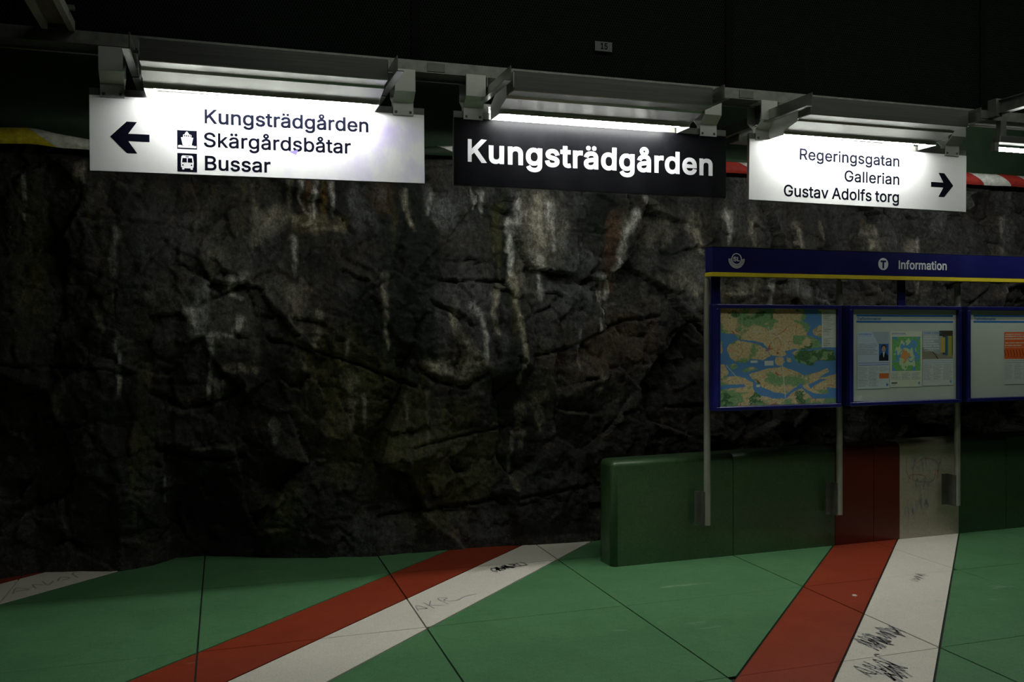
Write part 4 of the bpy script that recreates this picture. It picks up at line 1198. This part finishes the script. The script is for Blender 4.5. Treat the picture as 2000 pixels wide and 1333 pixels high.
# the rail the signs hang on
rail = empty('sign_rail', (0, SIGN_Y, 3.03))
tag(rail, 'long grey steel rail that carries the hanging signs and lights', 'rail')
MB().strip_x([(-0.072, 0.075), (-0.072, 0.012), (0.072, 0.012), (0.072, 0.075)], 0.005, -4.2, 9.0).build('channel', M['steel'], rail)
MB().box(-4.2, 9.0, 0.055, 0.078, -0.004, 0.010).build('lower_flange', M['alu'], rail)
for x in (-3.6, -0.95, 1.19, 3.12, 5.05, 7.4):
    MB().cyl((x, 0.11, 0.03), (x, 0.11, 1.32), 0.012, 10).build('hanger_rod', M['dark_steel'], rail)
for x in (-0.86, 1.15, 3.15, 5.02):
    MB().box(x - 0.05, x + 0.05, -0.077, -0.074, 0.018, 0.066).build('splice_plate', M['dark_steel'], rail)

# mesh screen above the rail
scr = empty('mesh_screen', (0, 5.205, 3.10))
tag(scr, 'black expanded metal mesh screen above the sign rail', 'mesh screen')
mb = MB()
H = 1.15
sl = H * 0.50
x = -4.2 - sl
while x < 9.0:
    for sgn in (1, -1):
        xa, xb = (x, x + sl) if sgn > 0 else (x + sl, x)
        wd = 0.0022
        mb.add([(xa - wd, 0.001 * sgn, 0), (xa + wd, 0.001 * sgn, 0), (xb + wd, 0.001 * sgn, H), (xb - wd, 0.001 * sgn, H)], [(0, 1, 2, 3)])
    x += 0.0165
o = mb.build('mesh', M['mesh'], scr)
o['kind'] = 'stuff'
MB().box(-4.2, 9.0, 0.05, 0.06, 0.0, H).build('void_sheet', M['void'], scr)  # black sheet added to stand for the unlit void behind the mesh
for x in (-3.0, -0.98, 1.05, 3.08, 5.10, 7.1):
    MB().box(x - 0.022, x + 0.022, -0.012, 0.012, 0, H).build('frame_bar', M['void'], scr)
MB().box(-4.2, 9.0, -0.012, 0.012, -0.012, 0.012).build('frame_bar', M['void'], scr)

pl = MB().box(-0.056, 0.056, -0.003, 0.003, 0, 0.058).build('number_plate', M['void'], None, loc=(2.208, 5.185, 3.281))
tag(pl, 'small grey number plate reading 15 on the black mesh', 'sign')
pl.data.materials.clear()
pl.data.materials.append(plain('grey_number_plate', (0.035, 0.04, 0.036), 0.6))
text('15', -0.020, 0.026, 0.012, 0.038, -0.0036, 0.0012, 0, M['ink'], pl)

# cable tray running from the rail over the platform at the left
tray = empty('cable_tray', (-0.79, 0, 3.095))
tag(tray, 'open cable tray with two pale steel edges at the top left', 'cable tray')
for x in (-0.062, 0.062):
    MB().box(x - 0.014, x + 0.014, 0.5, 5.10, 0, 0.05).build('side_bar', M['post'], tray)
MB().box(-0.048, 0.048, 0.5, 5.10, 0.032, 0.040).build('tray_bed', M['rust'], tray)
for y in (1.0, 2.0, 3.0, 4.0, 4.9):
    MB().box(-0.10, 0.10, y, y + 0.03, 0.05, 0.07).build('cross_bar', M['dark_steel'], tray)
for x in (-0.075, 0.075):
    MB().cyl((x, 2.0, 0.06), (x, 2.0, 1.26), 0.008, 8).build('hanger_rod', M['dark_steel'], tray)

beam = empty('ceiling_beam', (5.10, 0, 3.07))
tag(beam, 'grey steel beam running toward the viewer at the top right', 'beam')
MB().box(-0.03, 0.03, 0.5, 5.10, 0, 0.006).box(-0.003, 0.003, 0.5, 5.10, 0.006, 0.085).box(-0.03, 0.03, 0.5, 5.10, 0.085, 0.091).build('web_and_flanges', M['steel'], beam)
for y in (2.0, 4.2):
    MB().cyl((0, y, 0.09), (0, y, 1.28), 0.008, 8).build('hanger_rod', M['dark_steel'], beam)
MB().box(-0.05, 0.0, 5.03, 5.103, -0.02, 0.10).build('end_cleat', M['dark_steel'], beam)

# ------------------------------------------------------------------ information stand
stand = empty('information_stand', (3.1, 5.58, 0), R(1.5))
tag(stand, 'blue and steel information stand fixed to the low wall with a long blue header board', 'notice stand')
for x in (0.046, 1.133, 2.211, 3.29):
    x += 0.008
    post = MB().cyl((x, 0.026, 0.25), (x, 0.026, 1.930), 0.0225, 20).build('post', M['post'], stand)
    MB().cyl((x, 0.026, 1.930), (x, 0.026, 1.944), 0.0225, 20, 0.012).build('post_cap', M['post'], post)
    br = MB().box(x - 0.075, x - 0.022, 0.060 + 0.0176 * x, 0.066 + 0.0176 * x, 0.245, 0.480).box(x - 0.028, x - 0.022, 0.015, 0.066 + 0.0176 * x, 0.245, 0.480).build('wall_bracket', M['steel'], post)
MB().box(1.113, 1.153, -0.052, -0.024, 1.930, 1.945).build('post_glint', M['reflector'], stand, 0.003, 1)  # added white block standing in for the glint at the post top
hd = MB().box(0.030, 3.42, -0.080, 0.010, 1.972, 2.143).build('header_board', M['blue'], stand, 0.003, 1)
MB().box(0.028, 3.422, -0.0815, 0.010, 1.946, 1.972).build('yellow_edge', M['yellow'], hd)
MB().box(0.028, 3.422, -0.0815, 0.011, 2.143, 2.147).build('top_edge', M['alu'], hd)
HY = -0.0808
lg = MB()
lg.arc(0.218, 2.064, 0.037, 0.006, 0, 360, HY, 40)
for r in (0.046, 0.0535, 0.061):
    lg.arc(0.218, 2.064, r, 0.0042, 178, 362, HY, 40)
lgo = lg.build('roundel_logo', M['pale_ink'], hd)
text('SL', 0.192, 0.244, 2.049, 0.030, HY, 0.0012, 0, M['pale_ink'], lgo)
tl = MB().disc(1.437, 2.057, 0.044, HY, 40).build('roundel_logo', M['pale_ink'], hd)
MB().poly(rect(1.412, 1.462, 2.070, 2.083), HY - 0.0004).poly(rect(1.4295, 1.4445, 2.026, 2.0705), HY - 0.0005).build('letter_t', M['blue'], tl)
text('Information', 1.574, 2.014, 2.024, 0.064, HY, 0.0022, 4, M['pale_ink'], hd)
for x in (0.102, 1.667, 3.2):
    MB().box(x - 0.030, x + 0.036, -0.0045, 0.008, 1.40, 1.946).build('upright', M['blue'], stand)


def print_grid(name, w, h, nx, ny, fn, parent=None, loc=(0, 0, 0), th=None):
    """a flat printed sheet facing -Y; fn(u, v) gives its colours, u right, v down"""
    U, V = np.meshgrid(np.linspace(0, 1, nx), np.linspace(1, 0, ny))
    me = grid_mesh(name, U * w, U * 0, (1 - V) * h, np.clip(1.8 * fn(U, V), 0, 0.9))
    return link(name, me, M['print'], parent, loc)


def in_poly(U, V, pts):
    r = np.zeros(U.shape, bool)
    n = len(pts)
    for i in range(n):
        (x0, y0), (x1, y1) = pts[i], pts[(i + 1) % n]
        if y0 == y1:
            continue
        c = ((y0 > V) != (y1 > V)) & (U < (x1 - x0) * (V - y0) / (y1 - y0) + x0)
        r ^= c
    return r


def city_map(U, V):
    wu = U + 0.018 * fbm(U * 9, V * 9, 4, 801)
    wv = V + 0.018 * fbm(U * 9, V * 9, 4, 802)
    C = np.ones(U.shape + (3,)) * np.array((0.085, 0.20, 0.43))
    land = [[(-.1, -.1), (.73, -.1), (.73, 0), (.74, .1), (.71, .13), (.77, .16), (.77, .22), (.74, .27), (.80, .30), (.86, .33), (.88, .41), (.80, .41), (.72, .43), (.63, .42), (.55, .44), (.56, .48), (.50, .50),
             (.43, .48), (.40, .41), (.37, .36), (.28, .33), (.17, .31), (.12, .26), (.05, .25), (-.1, .22)],
            [(.07, .42), (.10, .36), (.16, .32), (.25, .35), (.33, .38), (.40, .43), (.43, .49), (.37, .53), (.27, .52), (.22, .56), (.14, .54), (.08, .50)],
            [(.47, .51), (.53, .50), (.55, .55), (.52, .60), (.48, .58), (.46, .54)], [(.565, .50), (.60, .51), (.62, .55), (.59, .555), (.57, .53)],
            [(.61, .46), (.66, .43), (.78, .44), (.88, .42), (.98, .44), (1.0, .55), (.93, .55), (.84, .54), (.79, .60), (.74, .59), (.66, .56)],
            [(.86, -.1), (1.1, -.1), (1.1, .38), (.88, .33), (.86, .30), (.80, .27), (.79, .22), (.85, .17), (.88, .2), (.88, .08), (.83, .03)],
            [(.25, .68), (.33, .64), (.44, .61), (.55, .61), (.65, .65), (.71, .70), (.70, .78), (.63, .84), (.56, .89), (.45, .86), (.36, .81), (.28, .74)],
            [(-.1, .56), (.05, .57), (.08, .65), (.05, .70), (-.1, .74)], [(-.1, .32), (.03, .33), (.04, .42), (.02, .47), (-.1, .46)], [(.09, .58), (.14, .55), (.16, .60), (.11, .63)],
            [(-.1, .76), (.06, .69), (.14, .69), (.22, .72), (.28, .77), (.29, .85), (.34, .90), (.44, .93), (.56, .94), (.62, .88), (.70, .84), (.76, .90), (.80, .95), (1.1, .95), (1.1, 1.1), (-.1, 1.1)],
            [(.70, .76), (.72, .70), (.80, .68), (.92, .63), (.94, .66), (.84, .73), (.93, .71), (1.1, .66), (1.1, .84), (.92, .83), (.93, .90), (.80, .89), (.71, .83)],
            [(.2, .62), (.28, .60), (.33, .62), (.25, .65), (.2, .65)]]
    L = np.zeros(U.shape, bool)
    for p in land:
        L |= in_poly(wu, wv, p)
    for p in ([(-.1, .80), (.05, .78), (.2, .77), (.22, .80), (.1, .82), (-.1, .83)], [(.75, .80), (.85, .74), (.93, .74), (.84, .79), (.78, .84)]):
        L &= ~in_poly(wu, wv, p)
    tan = np.array((0.50, 0.345, 0.20))
    g = fbm(U * 6, V * 6, 4, 811)
    green = np.array((0.17, 0.28, 0.14))
    forest = np.array((0.06, 0.13, 0.055))
    bias = np.where((U < .45) & (V < .32), 0.16, 0) + np.where((U > .62) & (V > .28) & (V < .6), 0.42, 0) + np.where((V > .86), 0.20, 0) + np.where((U > .55) & (V < .2), 0.12, 0) - 0.04
    bias = bias - 0.35 * np.exp(-(((U - .5) / .2) ** 2 + ((V - .33) / .16) ** 2))
    gm = np.clip((g + bias) * 6, 0, 1)[..., None]
    fm = np.clip((fbm(U * 8, V * 8, 4, 812) + bias - 0.30) * 8, 0, 1)[..., None]
    land_c = tan * (1 - gm) + green * gm
    land_c = land_c * (1 - fm) + forest * fm
    pat = np.clip(1 + 0.5 * fbm(U * 60, V * 60, 3, 813), 0.6, 1.4)[..., None]
    land_c = land_c * pat
    road = (np.abs(fbm(U * 11, V * 11, 3, 814)) < 0.022) | (np.abs(fbm(U * 24 + 5, V * 24, 2, 815)) < 0.02)
    land_c = np.where((road & (gm[..., 0] < 0.5))[..., None], np.array((0.56, 0.47, 0.33)), land_c)
    red = (np.abs(fbm(U * 5 + 2, V * 5, 2, 816)) < 0.012)
    land_c = np.where((red & (gm[..., 0] < 0.6))[..., None], np.array((0.35, 0.12, 0.09)), land_c)
    C = np.where(L[..., None], land_c, C)
    for a, b in (((.41, .46), (.18, .40)), ((.26, .37), (.22, .25)), ((.06, .2), (.58, .78)), ((.52, .56), (.46, .95)), ((.44, .62), (.22, .42))):
        (x0, x1), (y0, y1) = ((a[0], a[1]), (b[0], b[1]))
        d = np.abs((U - x0) * (y1 - y0) - (V - y0) * (x1 - x0)) / math.hypot(x1 - x0, y1 - y0)
        m = (d < 0.004) & (U >= min(x0, x1)) & (U <= max(x0, x1)) & (V >= min(y0, y1)) & (V <= max(y0, y1))
        C = np.where(m[..., None], np.array((0.45, 0.42, 0.38)), C)
    C = np.where((np.hypot(U - .49, (V - .46) * .8) < .009)[..., None], np.array((0.45, 0.02, 0.02)), C)
    lab = ((U > .26) & (U < .32) & (np.abs(V - .545) < .012)) | ((U > .38) & (U < .455) & (np.abs(V - .565) < .026)) | ((U > .31) & (U < .34) & (np.abs(V - .80) < .012))
    C = np.where(lab[..., None], np.array((0.50, 0.55, 0.55)), C)
    leg = (U > .875) & (V < .408) & (V > .012)
    C = np.where(leg[..., None], np.array((0.50, 0.51, 0.47)), C)
    ln = leg & (np.sin(V * 330) > 0.35) & (U > .888) & (U < .90 + 0.09 * (0.5 + fbm(V * 60, V * 0, 2, 820)))
    C = np.where(ln[..., None], np.array((0.24, 0.25, 0.23)), C)
    return C


def case(x0, x1, z0, z1, label):
    c = empty('display_case', (3.1 + math.cos(R(1.5)) * x0, 5.58 + math.sin(R(1.5)) * x0, z0), R(1.5))
    tag(c, label, 'display case', 'blue glazed display cases on the information stand')
    w, h = x1 - x0, z1 - z0
    f = 0.028
    MB().box(0, w, -0.035, -0.005, 0, h).build('back_box', M['blue'], c)
    MB().box(f, w - f, -0.075, -0.0351, f, h - f).build('backing', M['paper'], c)
    for nm, b in (('frame_top', (0, w, h - f, h)), ('frame_bottom', (0, w, 0, f)), ('frame_side', (0, f, f, h - f)), ('frame_side', (w - f, w, f, h - f))):
        MB().box(b[0], b[1], -0.105, -0.0352, b[2], b[3]).build(nm, M['blue'], c, 0.004, 1)
    MB().box(f - 0.004, w - f + 0.004, -0.0975, -0.0945, f - 0.004, h - f + 0.004).build('glass_pane', M['glass'], c)
    return c


def stand_pt(x, y, z):
    a = R(1.5)
    return (3.1 + math.cos(a) * x - math.sin(a) * y, 5.58 + math.sin(a) * x + math.cos(a) * y, z)


c1 = case(0.053, 1.059, 1.037, 1.756, 'blue glazed case holding the colourful city map')
c2 = case(1.133, 2.134, 1.041, 1.757, 'blue glazed case with three notice sheets, between the two other cases')
c3 = case(2.192, 3.200, 1.043, 1.757, 'blue glazed case with the orange notice at the right edge')

mp = print_grid('city_map', 0.948, 0.662, 290, 204, city_map, None, stand_pt(0.082, -0.0775, 1.066))
mp.rotation_euler = (0, 0, R(1.5))
tag(mp, 'printed street map of a city of islands behind glass', 'map')

for c, x0, x1 in ((c2, 0.074, 0.944), (c3, 0.080, 0.940)):
    for z in (0.644, 0.600):
        MB().poly(rect(x0, x1, z - 0.0065, z + 0.0065), -0.0756).build('blue_rule', M['print_blue'], c)
    text('Trafikinformation', x0 + 0.006, x0 + 0.214, 0.6115, 0.020, -0.0756, 0.0008, 0, M['print_blue'], c)


def body_lines(U, V, C, x0, x1, y0, y1, pitch, dark=(0.22, 0.24, 0.28), seed=0, cols=1):
    """printed paragraphs: rows of broken grey"""
    gap = 0.03
    cw = (x1 - x0 + gap) / cols
    q = np.floor((U - x0) / cw)
    inn = (U > x0) & (U < x1) & (V > y0) & (V < y1) & (((U - x0) - q * cw) < cw - gap)
    row = np.floor((V - y0) / pitch)
    ph = (V - y0) / pitch - row
    ragged = perlin(row * 0.73 + 3.3 * q + seed, row * 0.31 + seed * 1.7, 830 + seed)
    m = inn & (ph < 0.55) & (((U - x0) - q * cw) < (cw - gap) * np.clip(0.9 + 0.45 * ragged, 0.2, 1)) & (np.abs(perlin(U * 90, row * 3.1, 840 + seed)) > 0.06)
    return np.where(m[..., None], C * 0.25 + np.array(dark) * 0.75, C)


def box_fill(U, V, C, x0, x1, y0, y1, c):
    m = (U > x0) & (U < x1) & (V > y0) & (V < y1)
    return np.where(m[..., None], np.array(c), C)


def sheet_a(U, V):
    C = np.ones(U.shape + (3,)) * np.array((0.42, 0.46, 0.50))
    C = box_fill(U, V, C, 0.0, 1.0, 0.0, 0.53, (0.36, 0.41, 0.50))
    tri = (U - 0.45 > V * 0.9) & (V < 0.45) & (V > 0)
    C = np.where((tri & (U < .98))[..., None], np.array((0.27, 0.32, 0.38)), C)
    C = body_lines(U, V, C, .03, .45, .04, .075, .03, (0.03, 0.10, 0.45), 1)
    C = body_lines(U, V, C, .02, .62, .21, .42, .030, seed=2)
    C = box_fill(U, V, C, .67, .97, .215, .515, (0.02, 0.10, 0.32))
    C = np.where(((np.hypot((U - .82) / .085, (V - .275) / .048) < 1))[..., None], np.array((0.035, 0.022, 0.016)), C)
    C = np.where(((np.hypot((U - .82) / .062, (V - .305) / .050) < 1))[..., None], np.array((0.36, 0.20, 0.13)), C)
    suit = (V > .37) & (V < .515) & (np.abs(U - .82) < .06 + (V - .37) * 1.4) & (np.abs(U - .82) < .14)
    C = np.where(suit[..., None], np.array((0.010, 0.011, 0.018)), C)
    C = np.where(((np.abs(U - .82) < .03 - (V - .37) * .3) & (V > .36) & (V < .45))[..., None], np.array((0.45, 0.47, 0.52)), C)
    for y in (.545, .580):
        C = box_fill(U, V, C, .02, .98, y, y + .010, (0.05, 0.10, 0.42))
    C = body_lines(U, V, C, .02, .98, .61, .955, .024, seed=3, cols=3)
    C = box_fill(U, V, C, .66, 1.0, .70, .96, (0.42, 0.46, 0.50))
    C = box_fill(U, V, C, .68, .98, .73, .825, (0.48, 0.12, 0.03))
    C = np.where(((np.abs(U - .925) + np.abs(V - .935) * 1.5) < .045)[..., None], np.array((0.05, 0.16, 0.42)), C)
    return C


def sheet_b(U, V):
    C = np.ones(U.shape + (3,)) * np.array((0.48, 0.49, 0.42))
    C = body_lines(U, V, C, .04, .52, .035, .07, .03, (0.03, 0.10, 0.45), 5)
    inn = (U > .06) & (U < .955) & (V > .095) & (V < .715)
    n = fbm(U * 5, V * 6, 4, 861)
    g = np.array((0.13, 0.32, 0.11))[None, None] * np.clip(1 + 0.5 * fbm(U * 30, V * 30, 3, 862), .6, 1.5)[..., None]
    pale = np.array((0.40, 0.48, 0.30))
    rad = np.hypot((U - .48) / .33, (V - .43) / .30) + .6 * fbm(U * 6, V * 7, 4, 863)
    m = np.where((rad < .85)[..., None], pale, g)
    water = (n > .17) | ((U > .72) & (n > -.02)) | (np.abs(V - .45 - .1 * np.sin(U * 12)) < .012)
    m = np.where((water & (np.hypot(U - .47, V - .44) > .1))[..., None], np.array((0.09, 0.24, 0.45)), m)
    m = np.where((np.hypot((U - .47) / .16, (V - .44) / .13) + .6 * fbm(U * 12, V * 13, 3, 864) < .8)[..., None], np.array((0.55, 0.24, 0.08)), m)
    C = np.where(inn[..., None], m, C)
    C = body_lines(U, V, C, .04, .96, .745, .88, .022, seed=6, cols=3)
    C = box_fill(U, V, C, .05, .22, .915, .935, (0.05, 0.05, 0.06))
    C = body_lines(U, V, C, .05, .22, .95, .975, .025, seed=7)
    C = np.where(((np.abs(U - .91) + np.abs(V - .935)) < .035)[..., None], np.array((0.10, 0.26, 0.48)), C)
    return C


def sheet_c(U, V):
    C = np.ones(U.shape + (3,)) * np.array((0.44, 0.46, 0.46))
    ph = (V < .52)
    t = np.clip((U - .1) * .9 + (V - .3) * .6, 0, 1)
    P = np.ones(U.shape + (3,)) * np.array((0.20, 0.22, 0.24)) * (0.7 + 0.9 * (1 - t))[..., None]
    floor_ = V > .30 + .25 * U - np.where(U > .55, (U - .55) * .9, 0)
    P = np.where(floor_[..., None], np.array((0.17, 0.15, 0.12)) * (0.8 + 0.8 * (V[..., None])), P)
    P = np.where((np.abs(U - (.22 + (V - .30) * 1.35)) < .018)[..., None] & floor_[..., None], np.array((0.035, 0.032, 0.03)), P)
    P = np.where(((U > .66) & (V > .06) & (V < .44))[..., None], np.array((0.05, 0.05, 0.045)), P)
    P = np.where(((U > .60) & (U < .74) & (V > .12) & (V < .40))[..., None], np.array((0.36, 0.27, 0.07)), P)
    P = np.where(((U > .84) & (V > .10) & (V < .48) & (U < .97))[..., None], np.array((0.26, 0.24, 0.06)), P)
    P = np.where(((U > .76) & (U < .83) & (V > .1) & (V < .45))[..., None], np.array((0.03, 0.09, 0.16)), P)
    P = np.where(((V < .10) & (U > .55))[..., None], np.array((0.04, 0.035, 0.025)), P)
    P = body_lines(U, V, P, .03, .62, .03, .07, .04, (0.03, 0.12, 0.5), 8)
    P = body_lines(U, V, P, .03, .55, .09, .37, .045, (0.45, 0.50, 0.55), 9)
    C = np.where(ph[..., None], P, C)
    for y in (.545, .580):
        C = box_fill(U, V, C, .02, .98, y, y + .010, (0.05, 0.12, 0.42))
    C = body_lines(U, V, C, .02, .98, .61, .90, .024, seed=10, cols=3)
    C = np.where(((np.abs(U - .93) + np.abs(V - .935)) < .04)[..., None], np.array((0.10, 0.26, 0.48)), C)
    return C


def sheet_o(U, V):
    C = np.ones(U.shape + (3,)) * np.array((0.40, 0.42, 0.42))
    C = box_fill(U, V, C, 0, 1, 0, .52, (0.50, 0.085, 0.02))
    C = body_lines(U, V, C, .03, .9, .03, .16, .045, (0.62, 0.45, 0.38), 11)
    C = body_lines(U, V, C, .03, .7, .20, .30, .045, (0.62, 0.45, 0.38), 12)
    dk = (V > .34) & (V < .46) & (np.sin(U * 60 + np.sin(V * 40)) > .55)
    C = np.where(dk[..., None], np.array((0.20, 0.03, 0.01)), C)
    C = box_fill(U, V, C, .1, .95, .475, .485, (0.10, 0.02, 0.01))
    for y in (.545, .580):
        C = box_fill(U, V, C, .02, .98, y, y + .010, (0.10, 0.10, 0.11))
    C = body_lines(U, V, C, .02, .98, .61, .90, .024, seed=13, cols=3)
    return C


def sheet(fn, x0, x1, z0, z1, nx, ny, label, tilt=0.0, name='notice_sheet', cat='poster', y=-0.0775):
    o = print_grid(name, x1 - x0, z1 - z0, nx, ny, fn, None, stand_pt(x0, y, z0))
    o.rotation_euler = (0, R(tilt), R(1.5))
    tag(o, label, cat, 'notices in the display cases')


sheet(sheet_a, 1.213, 1.495, 1.160, 1.570, 120, 175, 'notice sheet with a portrait photo on blue, left in the middle case', 0.0)
sheet(sheet_b, 1.499, 1.787, 1.167, 1.573, 120, 170, 'notice sheet with a green regional map, centre of the middle case', 0.15)
sheet(sheet_c, 1.794, 2.074, 1.171, 1.576, 120, 170, 'notice sheet with a photo of a corridor, right in the middle case', -0.1)
sheet(sheet_o, 2.568, 2.850, 1.166, 1.566, 120, 170, 'notice sheet with an orange upper half in the right case', 0.0)
slip = MB().plate([(0, 0), (0.088, 0), (0.088, 0.043), (0, 0.026)], -0.0006, 0).build('paper_slip', M['paper'], None, loc=stand_pt(1.166, -0.0775, 1.073))
slip.rotation_euler = (0, 0, R(1.5))
slip.data.materials.clear()
slip.data.materials.append(plain('white_slip', (0.90, 0.90, 0.87), 0.6))
tag(slip, 'small white paper slip fallen in the lower corner of the middle case', 'paper')

# ------------------------------------------------------------------ marks on the terrazzo
c45 = math.sqrt(0.5)
SCRAWL = [[(0.1, 0), (0, .5), (.25, .9), (.4, .5), (.15, .4)], [(.5, 0), (.55, .9), (.8, .3), (.85, 1)], [(.95, .1), (1.1, .8), (1.3, .1), (1.05, .4)],
          [(1.4, .1), (1.45, .9), (1.7, .6), (1.5, .45), (1.75, 0)], [(1.9, .8), (1.85, .1), (2.2, .05), (2.25, .9)]]
SIG = [[(0, .2), (.2, .8), (.3, .2), (.1, .4)], [(.45, 0), (.5, .9)], [(.5, .45), (.75, .9)], [(.5, .45), (.8, 0)], [(.95, 0), (1.0, .9), (1.25, .7), (1.05, .5), (1.3, .1), (1.7, .3), (2.1, .2)]]
SIG2 = [[(0, .2), (.3, .9), (.5, .2), (.1, .5)], [(.7, .1), (.8, .8), (1.0, .3)], [(1.15, .9), (1.1, .1), (1.4, .5)], [(1.5, .3), (1.75, .8), (1.9, .3), (1.6, .2)], [(2.1, 0), (2.2, .9), (2.5, .9)]]
floor_graffiti(1.70, 5.77, .115, .055, -.03, .10, SCRAWL, 0.014)
floor_graffiti(1.71, 5.78, .115, .055, -.03, .10, scribble(3, 3, 1.1, .9), 0.012)
floor_graffiti(1.06, 5.09, .19, .105, -.05, .13, SIG, 0.008)
floor_graffiti(-1.19, 6.15, .145, .14, -.07, .12, SIG2, 0.010)
floor_graffiti(3.10, 3.80, .140, .075, -.02, .18, scribble(5, 6, 2.2, 1), 0.009)
floor_graffiti(2.83, 3.50, .10, .045, -.02, .17, SIG2, 0.011)
floor_graffiti(2.90, 3.42, .10, .05, -.03, .16, scribble(6, 3, 1.6, 1), 0.009)
floor_graffiti(4.16, 4.74, .09, .06, -.02, .09, scribble(9, 4, 2.0, 1), 0.0035)
g = MB().cyl((0, 0, 0), (0, 0, 0.004), 0.016, 10, 0.012).build('chewing_gum', M['gum'], slab_at(3.593, 4.634), loc=(0, 0, 0))
o = slab_at(3.593, 4.634)
g.location = (3.593 - o.location.x, 4.634 - o.location.y, 0)
pan = [p for p in pans if p.name.startswith('white_panel')][0]


def panel_marks(lines, x, z, sx, sz, w, mat):
    L = [[(x + a * sx, z + b * sz) for a, b in ln] for ln in lines]
    mb = stroke_flat(L, w)
    mb.v = [(a, -0.0008, b) for a, b, _ in mb.v]
    mb.build('graffiti', mat, pan)


panel_marks(scribble(21, 5, 1, 1), 2.52, 0.47, 0.28, 0.17, 0.006, M['graffiti'])
panel_marks(scribble(22, 4, 1, 1), 2.52, 0.36, 0.20, 0.09, 0.005, M['graffiti'])
panel_marks(scribble(23, 4, 1, 1), 2.56, 0.20, 0.12, 0.12, 0.005, M['graffiti'])
panel_marks(scribble(24, 3, 1, 1), 2.45, 0.14, 0.10, 0.14, 0.005, M['graffiti'])
panel_marks([[(0, 1), (.1, .2), (1.2, 0), (1.4, .5)], [(.2, .5), (.8, .9), (1.5, .7), (1.45, .1)], [(.1, .0), (.2, .3), (.9, .2), (.8, -.2)]], 2.47, 0.42, 0.2, 0.2, 0.006, M['graffiti_red'])
